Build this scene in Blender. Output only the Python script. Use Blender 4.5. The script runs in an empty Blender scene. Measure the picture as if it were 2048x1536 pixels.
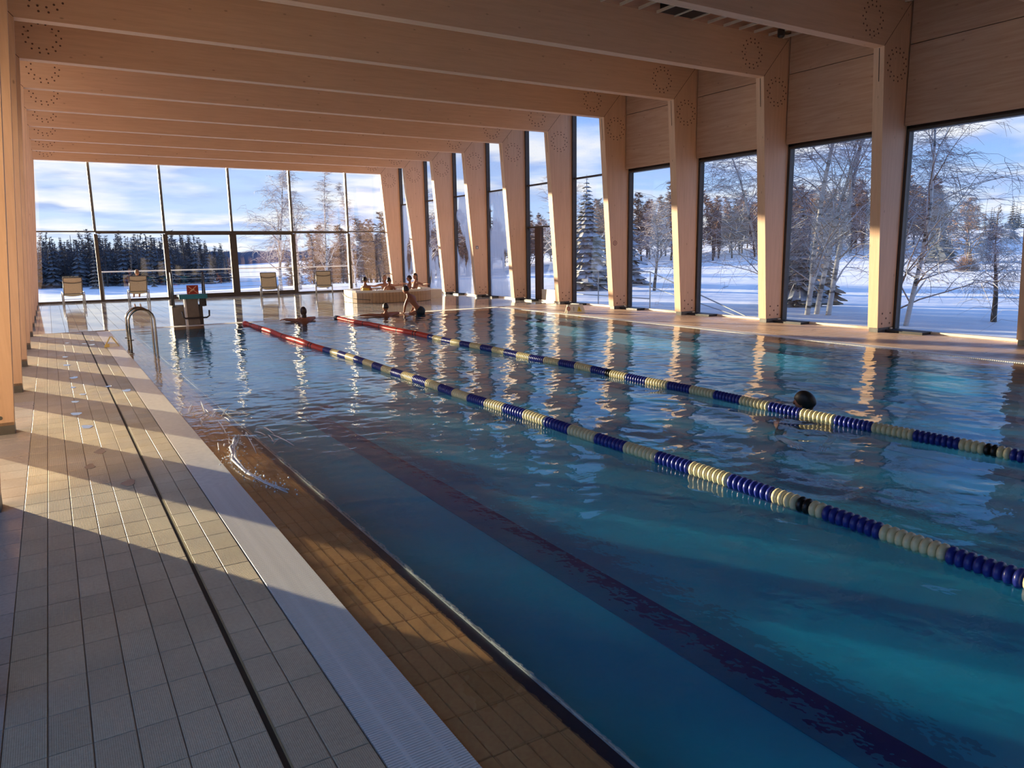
import bpy, bmesh, math, random
import numpy as np
from mathutils import Vector, Matrix
SC = bpy.context.scene
COL = SC.collection
# ------------------------------------------------------------------ camera
F_PX, YAW, PITCH, ROLL, CAM_H = 1482.83, 0.5508, 0.1769, -0.0159, 1.70
def make_camera():
    cy, sy, cp, sp = math.cos(YAW), math.sin(YAW), math.cos(PITCH), math.sin(PITCH)
    fwd = Vector((sy*cp, cy*cp, -sp)); right = Vector((cy, -sy, 0)); up = right.cross(fwd)
    r2 = right*math.cos(ROLL) + up*math.sin(ROLL); u2 = -right*math.sin(ROLL) + up*math.cos(ROLL)
    cam = bpy.data.cameras.new('camera'); ob = bpy.data.objects.new('camera', cam); COL.objects.link(ob)
    cam.sensor_width = 36; cam.lens = F_PX/2048*36; cam.clip_end = 3000; cam.clip_start = 0.05
    m = Matrix((r2, u2, -fwd)).transposed().to_4x4(); m.translation = (0, 0, CAM_H); ob.matrix_world = m
    SC.camera = ob
make_camera()
# ------------------------------------------------------------------ sun, sky, exposure
SUN_EL = math.radians(6.9)
SUN_TO = Vector((-0.4605*math.cos(SUN_EL), 0.8877*math.cos(SUN_EL), math.sin(SUN_EL)))   # towards the sun
sun = bpy.data.lights.new('sun', 'SUN'); sun.energy = 9.0; sun.color = (1.0, 0.80, 0.54); sun.angle = math.radians(0.6)
sun_o = bpy.data.objects.new('sun', sun); COL.objects.link(sun_o)
sun_o.rotation_euler = SUN_TO.to_track_quat('Z', 'Y').to_euler(); sun_o.location = SUN_TO*60
SKY_STRENGTH = 0.84
vs = SC.view_settings
vs.view_transform = 'Standard'; vs.look = 'None'; vs.exposure = 0.85; vs.gamma = 1.0; vs.use_curve_mapping = False
try:
    cy_ = SC.cycles
    cy_.max_bounces = 10; cy_.diffuse_bounces = 6; cy_.glossy_bounces = 5; cy_.transmission_bounces = 6
    cy_.transparent_max_bounces = 24; cy_.caustics_reflective = True; cy_.caustics_refractive = True
    cy_.blur_glossy = 0.6; cy_.sample_clamp_indirect = 6.0; cy_.use_denoising = True
except Exception as e:
    print('cycles settings', e)

def N(nt, kind, **kw):
    n = nt.nodes.new(kind)
    for k, v in kw.items():
        if k[0] == 'i' and k[1:].isdigit(): n.inputs[int(k[1:])].default_value = v
        elif hasattr(n, k): setattr(n, k, v)
        else: n.inputs[k.replace('_', ' ')].default_value = v
    return n
def rgb(c): return (c[0], c[1], c[2], 1.0)
def ramp(nt, stops):
    r = nt.nodes.new('ShaderNodeValToRGB'); el = r.color_ramp.elements
    while len(el) < len(stops): el.new(0.5)
    for e, (p, c) in zip(el, stops): e.position = p; e.color = rgb(c) if len(c) == 3 else c
    return r
def math_n(nt, op, a, b=None, c=None, clamp=False):
    n = nt.nodes.new('ShaderNodeMath'); n.operation = op; n.use_clamp = clamp
    for i, v in enumerate((a, b, c)):
        if v is None: continue
        if isinstance(v, (int, float)): n.inputs[i].default_value = v
        else: nt.links.new(v, n.inputs[i])
    return n.outputs[0]
def mixc(nt, fac, a, b, blend='MIX'):
    n = nt.nodes.new('ShaderNodeMix'); n.data_type = 'RGBA'; n.blend_type = blend
    for s, v in ((n.inputs[0], fac), (n.inputs[6], a), (n.inputs[7], b)):
        if isinstance(v, (int, float)): s.default_value = v
        elif isinstance(v, (tuple, list)): s.default_value = rgb(v)
        else: nt.links.new(v, s)
    return n.outputs[2]

def make_world():
    w = bpy.data.worlds.new('sky'); SC.world = w; w.use_nodes = True
    nt = w.node_tree; nt.nodes.clear(); L = nt.links.new
    out = N(nt, 'ShaderNodeOutputWorld'); bg = N(nt, 'ShaderNodeBackground', Strength=SKY_STRENGTH); L(bg.outputs[0], out.inputs[0])
    tc = N(nt, 'ShaderNodeTexCoord'); nrm = N(nt, 'ShaderNodeVectorMath', operation='NORMALIZE'); L(tc.outputs['Generated'], nrm.inputs[0])
    sep = N(nt, 'ShaderNodeSeparateXYZ'); L(nrm.outputs[0], sep.inputs[0])
    z = math_n(nt, 'MAXIMUM', sep.outputs[2], 0.0)
    blue = ramp(nt, [(0.0, (.40, .53, .78)), (0.08, (.28, .44, .76)), (0.18, (.11, .31, .82)), (0.5, (.06, .23, .70)), (1.0, (.07, .20, .55))]); L(z, blue.inputs[0])
    dot = N(nt, 'ShaderNodeVectorMath', operation='DOT_PRODUCT'); L(nrm.outputs[0], dot.inputs[0]); dot.inputs[1].default_value = SUN_TO
    d01 = math_n(nt, 'MULTIPLY_ADD', dot.outputs['Value'], 0.5, 0.5)
    glow = math_n(nt, 'POWER', d01, 5.0)
    c1 = mixc(nt, math_n(nt, 'MULTIPLY', glow, 0.62, None, True), blue.outputs[0], (.62, .70, .76))
    # clouds: flat layered noise seen in perspective
    den = math_n(nt, 'ADD', z, 0.10)
    cx = math_n(nt, 'DIVIDE', sep.outputs[0], den); cyv = math_n(nt, 'DIVIDE', sep.outputs[1], den)
    cmb = N(nt, 'ShaderNodeCombineXYZ'); L(cx, cmb.inputs[0]); L(cyv, cmb.inputs[1])
    nz = N(nt, 'ShaderNodeTexNoise', Scale=0.62, Detail=7.0, Roughness=0.58); L(cmb.outputs[0], nz.inputs['Vector'])
    cov = ramp(nt, [(0.40, (0, 0, 0)), (0.56, (1, 1, 1))]); L(nz.outputs[0], cov.inputs[0])
    low = ramp(nt, [(0.0, (.9, .9, .9)), (0.15, (.75, .75, .75)), (0.32, (.18, .18, .18))]); L(z, low.inputs[0])
    fac = math_n(nt, 'MULTIPLY', cov.outputs[0], low.outputs[0])
    nz2 = N(nt, 'ShaderNodeTexNoise', Scale=1.3, Detail=4.0); L(cmb.outputs[0], nz2.inputs['Vector'])
    sh = ramp(nt, [(0.43, (0, 0, 0)), (0.57, (1, 1, 1))]); L(nz2.outputs[0], sh.inputs[0])
    ccol = mixc(nt, sh.outputs[0], (.30, .39, .66), (.80, .76, .72))
    c2 = mixc(nt, fac, c1, ccol)
    haze = ramp(nt, [(0.0, (1, 1, 1)), (0.05, (.15, .15, .15)), (0.12, (0, 0, 0))]); L(z, haze.inputs[0])
    c3 = mixc(nt, math_n(nt, 'MULTIPLY', haze.outputs[0], 0.35), c2, (.72, .80, .95))
    L(c3, bg.inputs[0])
make_world()

# ------------------------------------------------------------------ materials
def base_mat(name):
    m = bpy.data.materials.new(name); m.use_nodes = True; nt = m.node_tree; nt.nodes.clear()
    out = N(nt, 'ShaderNodeOutputMaterial'); return m, nt, out
def pmat(name, col, rough=0.5, var=0.0, vscale=6.0, metallic=0.0, bump=0.0, bscale=40.0, stretch=(1, 1, 1), spec=0.5, rvar=0.0, coat=0.0):
    m, nt, out = base_mat(name); L = nt.links.new
    b = N(nt, 'ShaderNodeBsdfPrincipled'); L(b.outputs[0], out.inputs[0])
    b.inputs['Base Color'].default_value = rgb(col); b.inputs['Roughness'].default_value = rough; b.inputs['Metallic'].default_value = metallic
    b.inputs['Specular IOR Level'].default_value = spec; b.inputs['Coat Weight'].default_value = coat
    tc = N(nt, 'ShaderNodeTexCoord'); mp = N(nt, 'ShaderNodeMapping'); L(tc.outputs['Object'], mp.inputs[0]); mp.inputs['Scale'].default_value = stretch
    if var or rvar:
        nz = N(nt, 'ShaderNodeTexNoise', Scale=vscale, Detail=4.0); L(mp.outputs[0], nz.inputs['Vector'])
        if var:
            r = ramp(nt, [(0.3, [c*(1-var) for c in col]), (0.7, [min(1, c*(1+var)) for c in col])]); L(nz.outputs[0], r.inputs[0]); L(r.outputs[0], b.inputs['Base Color'])
        if rvar:
            mr = N(nt, 'ShaderNodeMapRange'); mr.inputs[1].default_value = .3; mr.inputs[2].default_value = .7; mr.inputs[3].default_value = max(.02, rough-rvar); mr.inputs[4].default_value = rough+rvar
            L(nz.outputs[0], mr.inputs[0]); L(mr.outputs[0], b.inputs['Roughness'])
    if bump:
        nb = N(nt, 'ShaderNodeTexNoise', Scale=bscale, Detail=3.0); L(mp.outputs[0], nb.inputs['Vector'])
        bp = N(nt, 'ShaderNodeBump', Strength=bump, Distance=0.01); L(nb.outputs[0], bp.inputs['Height']); L(bp.outputs[0], b.inputs['Normal'])
    return m
def wood_mat(name, axis, light=(.74, .49, .32), dark=(.65, .415, .265), rough=.55):
    m, nt, out = base_mat(name); L = nt.links.new
    b = N(nt, 'ShaderNodeBsdfPrincipled', Roughness=rough); L(b.outputs[0], out.inputs[0]); b.inputs['Specular IOR Level'].default_value = .35
    tc = N(nt, 'ShaderNodeTexCoord'); oi = N(nt, 'ShaderNodeObjectInfo')
    off = N(nt, 'ShaderNodeVectorMath', operation='SCALE'); off.inputs[0].default_value = (13, 7, 5); L(oi.outputs['Random'], off.inputs['Scale'])
    ad = N(nt, 'ShaderNodeVectorMath', operation='ADD'); L(tc.outputs['Object'], ad.inputs[0]); L(off.outputs[0], ad.inputs[1])
    mp = N(nt, 'ShaderNodeMapping'); L(ad.outputs[0], mp.inputs[0])
    s = [9.0, 9.0, 9.0]; s[axis] = 0.55; mp.inputs['Scale'].default_value = s
    nz = N(nt, 'ShaderNodeTexNoise', Scale=2.2, Detail=6.0, Roughness=.6, Distortion=.4); L(mp.outputs[0], nz.inputs['Vector'])
    r = ramp(nt, [(0.30, dark), (0.62, light), (0.8, [c*1.06 for c in light])]); L(nz.outputs[0], r.inputs[0])
    # knots
    mk = N(nt, 'ShaderNodeMapping'); L(ad.outputs[0], mk.inputs[0]); s2 = [3.2, 3.2, 3.2]; s2[axis] = 1.5; mk.inputs['Scale'].default_value = s2
    vo = N(nt, 'ShaderNodeTexVoronoi', Scale=1.6); L(mk.outputs[0], vo.inputs['Vector'])
    kr = ramp(nt, [(0.0, (1, 1, 1)), (0.055, (.6, .6, .6)), (0.09, (0, 0, 0))]); L(vo.outputs['Distance'], kr.inputs[0])
    col = mixc(nt, math_n(nt, 'MULTIPLY', kr.outputs[0], .65), r.outputs[0], (.16, .075, .04))
    # glued lamellas every 40 mm across the depth, faint
    nz2 = N(nt, 'ShaderNodeTexNoise', Scale=.7, Detail=2.0); L(ad.outputs[0], nz2.inputs['Vector'])
    c2 = mixc(nt, math_n(nt, 'MULTIPLY', nz2.outputs[0], .35), col, [c*.72 for c in dark])
    L(c2, b.inputs['Base Color'])
    bp = N(nt, 'ShaderNodeBump', Strength=.15, Distance=.004); L(nz.outputs[0], bp.inputs['Height']); L(bp.outputs[0], b.inputs['Normal'])
    return m
def tile_mat(name, cols, rough, rvar, ribs=True, wet=0.0, spec=.5):
    m, nt, out = base_mat(name); L = nt.links.new
    b = N(nt, 'ShaderNodeBsdfPrincipled', Roughness=rough); L(b.outputs[0], out.inputs[0]); b.inputs['Specular IOR Level'].default_value = spec
    geo = N(nt, 'ShaderNodeNewGeometry'); oi = N(nt, 'ShaderNodeObjectInfo')
    n1 = N(nt, 'ShaderNodeTexNoise', Scale=1.1, Detail=5.0); L(geo.outputs['Position'], n1.inputs['Vector'])
    r = ramp(nt, [(0.33, cols[0]), (0.66, cols[1])]); L(n1.outputs[0], r.inputs[0])
    wn = N(nt, 'ShaderNodeTexNoise', Scale=55.0, Detail=2.0); L(geo.outputs['Position'], wn.inputs['Vector'])
    c = mixc(nt, .25, r.outputs[0], wn.outputs[0], 'OVERLAY')
    v = math_n(nt, 'MULTIPLY_ADD', oi.outputs['Random'], .16, .92)
    hs = N(nt, 'ShaderNodeHueSaturation'); L(v, hs.inputs['Value']); L(c, hs.inputs['Color']); L(hs.outputs[0], b.inputs['Base Color'])
    mr = N(nt, 'ShaderNodeMapRange'); mr.inputs[1].default_value = .35; mr.inputs[2].default_value = .65
    mr.inputs[3].default_value = max(.03, rough-rvar); mr.inputs[4].default_value = rough+rvar
    n2 = N(nt, 'ShaderNodeTexNoise', Scale=2.3, Detail=4.0); L(geo.outputs['Position'], n2.inputs['Vector']); L(n2.outputs[0], mr.inputs[0]); L(mr.outputs[0], b.inputs['Roughness'])
    if ribs:
        sp = N(nt, 'ShaderNodeSeparateXYZ'); L(geo.outputs['Position'], sp.inputs[0])
        sx = math_n(nt, 'SINE', math_n(nt, 'MULTIPLY', sp.outputs[0], 2*math.pi/0.0072)); sy = math_n(nt, 'SINE', math_n(nt, 'MULTIPLY', sp.outputs[1], 2*math.pi/0.0082))
        h = math_n(nt, 'ADD', sx, sy)
        bp = N(nt, 'ShaderNodeBump', Strength=.35, Distance=.0016); L(h, bp.inputs['Height']); L(bp.outputs[0], b.inputs['Normal'])
    else:
        bp = N(nt, 'ShaderNodeBump', Strength=.12 if rough > .1 else .01, Distance=.003); L(wn.outputs[0], bp.inputs['Height']); L(bp.outputs[0], b.inputs['Normal'])
    return m
def glass_mat(name, tint=(1, 1, 1), fog=None):
    m, nt, out = base_mat(name); L = nt.links.new
    lw = N(nt, 'ShaderNodeLayerWeight', Blend=.5)
    p5 = math_n(nt, 'POWER', lw.outputs['Facing'], 4.0)
    fac = math_n(nt, 'MULTIPLY_ADD', p5, .55, .035, True)
    tr = N(nt, 'ShaderNodeBsdfTransparent'); tr.inputs[0].default_value = rgb(tint)
    gl = N(nt, 'ShaderNodeBsdfGlossy'); gl.inputs['Roughness'].default_value = 0.0
    mx = N(nt, 'ShaderNodeMixShader'); L(fac, mx.inputs[0]); L(tr.outputs[0], mx.inputs[1]); L(gl.outputs[0], mx.inputs[2])
    last = mx.outputs[0]
    if fog:
        tc = N(nt, 'ShaderNodeTexCoord'); mp = N(nt, 'ShaderNodeMapping'); L(tc.outputs['Object'], mp.inputs[0]); mp.inputs['Scale'].default_value = (1, 1.1, .55); mp.inputs['Location'].default_value = (fog, fog*2, fog*.7)
        nz = N(nt, 'ShaderNodeTexNoise', Scale=1.1, Detail=2.5); L(mp.outputs[0], nz.inputs['Vector'])
        mk = ramp(nt, [(0.40, (0, 0, 0)), (0.47, (1, 1, 1))]); L(nz.outputs[0], mk.inputs[0])
        mp2 = N(nt, 'ShaderNodeMapping'); L(tc.outputs['Object'], mp2.inputs[0]); mp2.inputs['Scale'].default_value = (1, 14, .5)
        nz2 = N(nt, 'ShaderNodeTexNoise', Scale=2.0, Detail=3.0); L(mp2.outputs[0], nz2.inputs['Vector'])
        st = math_n(nt, 'MULTIPLY', mk.outputs[0], math_n(nt, 'MULTIPLY_ADD', nz2.outputs[0], .3, .42), None, True)
        tl = N(nt, 'ShaderNodeBsdfTranslucent'); tl.inputs[0].default_value = rgb((.85, .88, .9)); df = N(nt, 'ShaderNodeBsdfDiffuse'); df.inputs[0].default_value = rgb((.8, .82, .84))
        md = N(nt, 'ShaderNodeMixShader'); md.inputs[0].default_value = .25; L(tl.outputs[0], md.inputs[1]); L(df.outputs[0], md.inputs[2])
        m2 = N(nt, 'ShaderNodeMixShader'); L(st, m2.inputs[0]); L(last, m2.inputs[1]); L(md.outputs[0], m2.inputs[2]); last = m2.outputs[0]
    L(last, out.inputs[0]); return m
def water_mat():
    m, nt, out = base_mat('pool_water'); L = nt.links.new
    geo = N(nt, 'ShaderNodeNewGeometry')
    nz = N(nt, 'ShaderNodeTexNoise', Scale=7.0, Detail=3.0, Roughness=.5); L(geo.outputs['Position'], nz.inputs['Vector'])
    bp = N(nt, 'ShaderNodeBump', Strength=.34, Distance=.012); L(nz.outputs[0], bp.inputs['Height'])
    bp2 = N(nt, 'ShaderNodeBump', Strength=1.0, Distance=.085); L(nz.outputs[0], bp2.inputs['Height'])
    lw = N(nt, 'ShaderNodeLayerWeight', Blend=.5); L(bp.outputs[0], lw.inputs['Normal'])
    fr = math_n(nt, 'MULTIPLY_ADD', math_n(nt, 'POWER', lw.outputs['Facing'], 5.0), .86, .018, True)
    tr = N(nt, 'ShaderNodeBsdfTransparent'); tr.inputs[0].default_value = rgb((.90, .98, 1.0))
    rf = N(nt, 'ShaderNodeBsdfRefraction', IOR=1.10, Roughness=0.0); rf.inputs[0].default_value = rgb((.90, .98, 1.0)); L(bp2.outputs[0], rf.inputs['Normal'])
    gl = N(nt, 'ShaderNodeBsdfGlossy', Roughness=0.035); L(bp.outputs[0], gl.inputs['Normal'])
    m1 = N(nt, 'ShaderNodeMixShader'); m1.inputs[0].default_value = .38; L(tr.outputs[0], m1.inputs[1]); L(rf.outputs[0], m1.inputs[2])
    m2 = N(nt, 'ShaderNodeMixShader'); L(fr, m2.inputs[0]); L(m1.outputs[0], m2.inputs[1]); L(gl.outputs[0], m2.inputs[2])
    L(m2.outputs[0], out.inputs[0]); return m
def snowy_mat(name, col, snow=.5, rough=.85, lo=.15, hi=.5):
    m, nt, out = base_mat(name); L = nt.links.new
    b = N(nt, 'ShaderNodeBsdfPrincipled', Roughness=rough); L(b.outputs[0], out.inputs[0]); b.inputs['Specular IOR Level'].default_value = .1
    geo = N(nt, 'ShaderNodeNewGeometry'); sp = N(nt, 'ShaderNodeSeparateXYZ'); L(geo.outputs['Normal'], sp.inputs[0])
    nz = N(nt, 'ShaderNodeTexNoise', Scale=2.5, Detail=3.0); L(geo.outputs['Position'], nz.inputs['Vector'])
    a = math_n(nt, 'ADD', sp.outputs[2], math_n(nt, 'MULTIPLY_ADD', nz.outputs[0], .9, -.45))
    mr = N(nt, 'ShaderNodeMapRange'); mr.inputs[1].default_value = lo; mr.inputs[2].default_value = hi; mr.inputs[4].default_value = snow; L(a, mr.inputs[0])
    oi = N(nt, 'ShaderNodeObjectInfo'); hs = N(nt, 'ShaderNodeHueSaturation'); hs.inputs['Color'].default_value = rgb(col); L(math_n(nt, 'MULTIPLY_ADD', oi.outputs['Random'], .6, .7), hs.inputs['Value'])
    L(mixc(nt, mr.outputs[0], hs.outputs[0], (.86, .89, .94)), b.inputs['Base Color'])
    return m
def birch_mat():
    m, nt, out = base_mat('birch_bark'); L = nt.links.new
    b = N(nt, 'ShaderNodeBsdfPrincipled', Roughness=.8); L(b.outputs[0], out.inputs[0])
    geo = N(nt, 'ShaderNodeNewGeometry'); mp = N(nt, 'ShaderNodeMapping'); L(geo.outputs['Position'], mp.inputs[0]); mp.inputs['Scale'].default_value = (2, 2, 7)
    nz = N(nt, 'ShaderNodeTexNoise', Scale=1.2, Detail=4.0); L(mp.outputs[0], nz.inputs['Vector'])
    r = ramp(nt, [(0.38, (.10, .085, .075)), (0.47, (.62, .58, .53)), (1, (.80, .77, .72))]); L(nz.outputs[0], r.inputs[0]); L(r.outputs[0], b.inputs['Base Color'])
    return m
def snow_ground_mat():
    m, nt, out = base_mat('snow'); L = nt.links.new
    b = N(nt, 'ShaderNodeBsdfPrincipled', Roughness=.7); L(b.outputs[0], out.inputs[0]); b.inputs['Base Color'].default_value = rgb((.88, .90, .93)); b.inputs['Specular IOR Level'].default_value = .2
    geo = N(nt, 'ShaderNodeNewGeometry'); nz = N(nt, 'ShaderNodeTexNoise', Scale=.35, Detail=6.0); L(geo.outputs['Position'], nz.inputs['Vector'])
    bp = N(nt, 'ShaderNodeBump', Strength=.4, Distance=.35); L(nz.outputs[0], bp.inputs['Height']); L(bp.outputs[0], b.inputs['Normal'])
    return m
M = {}
M['wx'] = wood_mat('glulam_beam', 0); M['wz'] = wood_mat('glulam_column', 2); M['wy'] = wood_mat('timber_panel', 1, (.60, .39, .26), (.48, .29, .18))
M['tile'] = tile_mat('deck_tile', ((.58, .50, .34), (.68, .595, .42)), .42, .12)
M['tile_warm'] = tile_mat('deck_tile_warm', ((.56, .38, .25), (.66, .47, .32)), .38, .12, False)
M['tile_plain'] = tile_mat('deck_tile_plain', ((.50, .46, .39), (.58, .54, .46)), .38, .12, False)
M['tile_wet'] = tile_mat('deck_tile_wet', ((.46, .44, .39), (.56, .53, .47)), .06, .05, False, 0, .8)
M['grout'] = pmat('grout', (.44, .36, .29), .8, .2, 8); M['grout_dark'] = pmat('grout_dark', (.11, .05, .03), .7)
M['brown'] = tile_mat('brown_ledge_tile', ((.58, .27, .09), (.70, .35, .14)), .35, .12, False)
M['grate'] = pmat('grate_plastic', (.93, .91, .83), .35, .06, 20); M['dark'] = pmat('dark_slot', (.035, .03, .02), .7)
M['slot'] = pmat('slot_edge', (.42, .36, .20), .4, .2, 10)
M['pool'] = pmat('pool_tile', (.005, .38, .66), .4, .12, .9); M['lane'] = pmat('lane_tile', (.003, .012, .15), .4, .15, 4); M['navy'] = pmat('navy_edge_tile', (.008, .02, .05), .3)
M['white'] = pmat('white_tile', (.78, .76, .68), .35, .08, 10)
M['plinth'] = pmat('steel_plinth', (.11, .105, .095), .45, .2, 12); M['cap'] = pmat('pale_cap', (.72, .66, .55), .4)
M['dowel'] = pmat('dowel_end', (.13, .062, .036), .7, .25, 30); M['seam'] = pmat('seam', (.05, .025, .015), .8)
M['frame'] = pmat('window_frame_bronze', (.055, .045, .036), .42, .15, 8); M['frame_g'] = pmat('window_frame_grey', (.10, .105, .105), .4, .1, 8)
M['black'] = pmat('black_strip', (.012, .012, .012), .5)
M['glass'] = glass_mat('window_glass', (.97, .985, .985))
M['steel'] = pmat('polished_steel', (.34, .33, .31), .18, .08, 30, 1.0); M['darksteel'] = pmat('dark_steel', (.10, .10, .10), .3, .1, 30, .8)
M['bluef'] = pmat('float_blue', (.022, .035, .24), .32, .15, 20); M['whitef'] = pmat('float_cream', (.74, .66, .38), .35, .08, 20); M['redf'] = pmat('float_red', (.62, .06, .035), .35, .12, 20)
M['blackf'] = pmat('float_black', (.008, .008, .008), .35); M['cable'] = pmat('cable', (.25, .25, .26), .3, 0, 5, .8)
M['ceil'] = pmat('ceiling_board', (.40, .22, .13), .7, .2, 3); M['batten'] = pmat('ceiling_batten', (.62, .55, .44), .6, .1, 6)
M['roof'] = pmat('roof_outside', (.30, .30, .31), .7, .1, 3); M['wallp'] = pmat('plaster_wall', (.50, .44, .37), .8, .06, 3)
M['water'] = water_mat()
M['snow'] = snow_ground_mat(); M['birch'] = birch_mat()

# ------------------------------------------------------------------ mesh helpers
class MB:
    def __init__(s): s.v = []; s.f = []; s.mi = []; s.cur = 0
    def add(s, vs, fs):
        b = len(s.v); s.v += [tuple(p) for p in vs]; s.f += [tuple(i+b for i in f) for f in fs]; s.mi += [s.cur]*len(fs); return s
    def box(s, x0, x1, y0, y1, z0, z1):
        return s.add([(x0, y0, z0), (x1, y0, z0), (x1, y1, z0), (x0, y1, z0), (x0, y0, z1), (x1, y0, z1), (x1, y1, z1), (x0, y1, z1)],
                     [(0, 3, 2, 1), (4, 5, 6, 7), (0, 1, 5, 4), (1, 2, 6, 5), (2, 3, 7, 6), (3, 0, 4, 7)])
    def cbox(s, x0, x1, y0, y1, z0, z1, c):      # box with chamfered top, no bottom
        v = []
        for z, d in ((z0, 0), (z1-c, 0), (z1, c)): v += [(x0+d, y0+d, z), (x1-d, y0+d, z), (x1-d, y1-d, z), (x0+d, y1-d, z)]
        f = [(8, 9, 10, 11)]
        for a in (0, 4):
            for i in range(4): f.append((a+i, a+(i+1) % 4, a+4+(i+1) % 4, a+4+i))
        return s.add(v, f)
    def prism_y(s, poly, y0, y1):
        n = len(poly); v = [(x, y0, z) for x, z in poly] + [(x, y1, z) for x, z in poly]
        f = [tuple(range(n)), tuple(range(2*n-1, n-1, -1))] + [(i, n+i, n+(i+1) % n, (i+1) % n) for i in range(n)]
        return s.add(v, f)
    def prism_z(s, poly, z0, z1):
        n = len(poly); v = [(x, y, z0) for x, y in poly] + [(x, y, z1) for x, y in poly]
        f = [tuple(range(n-1, -1, -1)), tuple(range(n, 2*n))] + [(i, (i+1) % n, n+(i+1) % n, n+i) for i in range(n)]
        return s.add(v, f)
    def tube(s, path, r, n=8, caps=True):
        P = [Vector(p) for p in path]; rr = r if isinstance(r, (list, tuple)) else [r]*len(P)
        vs = []; ref = None
        for i, p in enumerate(P):
            t = (P[min(i+1, len(P)-1)] - P[max(i-1, 0)]).normalized()
            if ref is None: ref = Vector((0, 0, 1)) if abs(t.z) < .9 else Vector((1, 0, 0))
            a = (ref - t*ref.dot(t)).normalized(); b = t.cross(a); ref = a
            vs += [p + (a*math.cos(2*math.pi*k/n) + b*math.sin(2*math.pi*k/n))*rr[i] for k in range(n)]
        fs = [(i*n+k, i*n+(k+1) % n, (i+1)*n+(k+1) % n, (i+1)*n+k) for i in range(len(P)-1) for k in range(n)]
        if caps: fs += [tuple(range(n-1, -1, -1)), tuple(range((len(P)-1)*n, len(P)*n))]
        return s.add(vs, fs)
    def disc_y(s, x, y, z, r, n=8, d=.004):   # short cylinder along -Y
        return s.tube([(x, y, z), (x, y-d, z)], r, n)
    def lathe(s, prof, n=16, axis='z', c=(0, 0, 0)):
        vs = []
        for r, h in prof:
            for k in range(n):
                a = 2*math.pi*k/n; u, w = r*math.cos(a), r*math.sin(a)
                vs.append((c[0]+u, c[1]+w, c[2]+h) if axis == 'z' else (c[0]+u, c[1]+h, c[2]+w))
        m = len(prof); fs = []
        for i in range(m-1):
            for k in range(n):
                q = (i*n+k, i*n+(k+1) % n, (i+1)*n+(k+1) % n, (i+1)*n+k); fs.append(q if axis == 'z' else q[::-1])
        fs += [tuple(range(n-1, -1, -1)), tuple(range((m-1)*n, m*n))] if axis == 'z' else [tuple(range(n)), tuple(range(m*n-1, (m-1)*n-1, -1))]
        return s.add(vs, fs)
    def ell(s, c, r, nu=14, nv=10, fn=None):
        vs = []; fs = []
        for j in range(nv+1):
            th = math.pi*j/nv
            for i in range(nu):
                ph = 2*math.pi*i/nu
                d = Vector((math.sin(th)*math.cos(ph), math.sin(th)*math.sin(ph), math.cos(th)))
                p = Vector((d.x*r[0], d.y*r[1], d.z*r[2]))
                if fn: p = fn(d, p)
                vs.append(Vector(c)+p)
        for j in range(nv):
            for i in range(nu): fs.append((j*nu+i, (j+1)*nu+i, (j+1)*nu+(i+1) % nu, j*nu+(i+1) % nu))
        return s.add(vs, fs)
    def mesh(s, name, mats, smooth=False):
        me = bpy.data.meshes.new(name); me.from_pydata(s.v, [], s.f)
        for m in (mats if isinstance(mats, (list, tuple)) else [mats]): me.materials.append(m)
        me.polygons.foreach_set('material_index', s.mi)
        if smooth: me.polygons.foreach_set('use_smooth', [True]*len(s.f))
        me.update(); return me
def link(name, me, parent=None, loc=(0, 0, 0), rot=None):
    o = bpy.data.objects.new(name, me); COL.objects.link(o); o.location = loc
    if rot: o.rotation_euler = rot
    if parent is not None: o.parent = parent
    return o
def tag(o, label=None, cat=None, group=None, kind=None):
    if label: o['label'] = label
    if cat: o['category'] = cat
    if group: o['group'] = group
    if kind: o['kind'] = kind
    return o
def thing(name, label, cat, loc=(0, 0, 0), rz=0, group=None, kind=None):
    o = link(name, None, None, loc); o.rotation_euler = (0, 0, rz); return tag(o, label, cat, group, kind)
def part(name, mb, mat, parent, smooth=False, label=None, kind=None, loc=(0, 0, 0)):
    o = link(name, mb.mesh(name, mat, smooth), parent, loc)
    return tag(o, label, None, None, kind)
def struct(name, mb, mat, label, cat, smooth=False):
    return tag(link(name, mb.mesh(name, mat, smooth)), label, cat, None, 'structure')
def copy_tree(o, parent=None):
    c = o.copy(); COL.objects.link(c); c.parent = parent
    for ch in list(o.children): copy_tree(ch, c)
    return c
def ordn(i): return ['first', 'second', 'third', 'fourth', 'fifth', 'sixth', 'seventh', 'eighth', 'ninth', 'tenth', 'eleventh', 'twelfth', 'thirteenth', 'fourteenth', 'fifteenth'][i]

# ------------------------------------------------------------------ layout (metres; X across, Y towards the far glass wall)
Y0, S = 8.6743, 2.7215
def YK(k): return Y0 + k*S
ZB, ZC = 5.30, 6.13
XRT, XRB, XRO, XROT = 13.443, 13.846, 14.36, 14.18
XLT, XLB, XLO, XLOT = -0.048, -0.451, -0.96, -0.785
PX0, PX1, PYN, PYF = 1.46, 11.40, -5.5, 19.50        # pool walls
LX0, LX1, LYF = 1.066, 11.80, 19.90                  # outer edge of the flooded ledge
GX0, GX1 = 0.790, 12.075                             # outer edge of the overflow grates
YG = 33.62                                           # far glass wall
YB = -8.0
WX = 14.44                                           # right-hand glazing plane
THK = 0.21
ROWP, COLP, ROW0, COL0 = 0.2683, 0.1385, 2.82, -0.319

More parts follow.
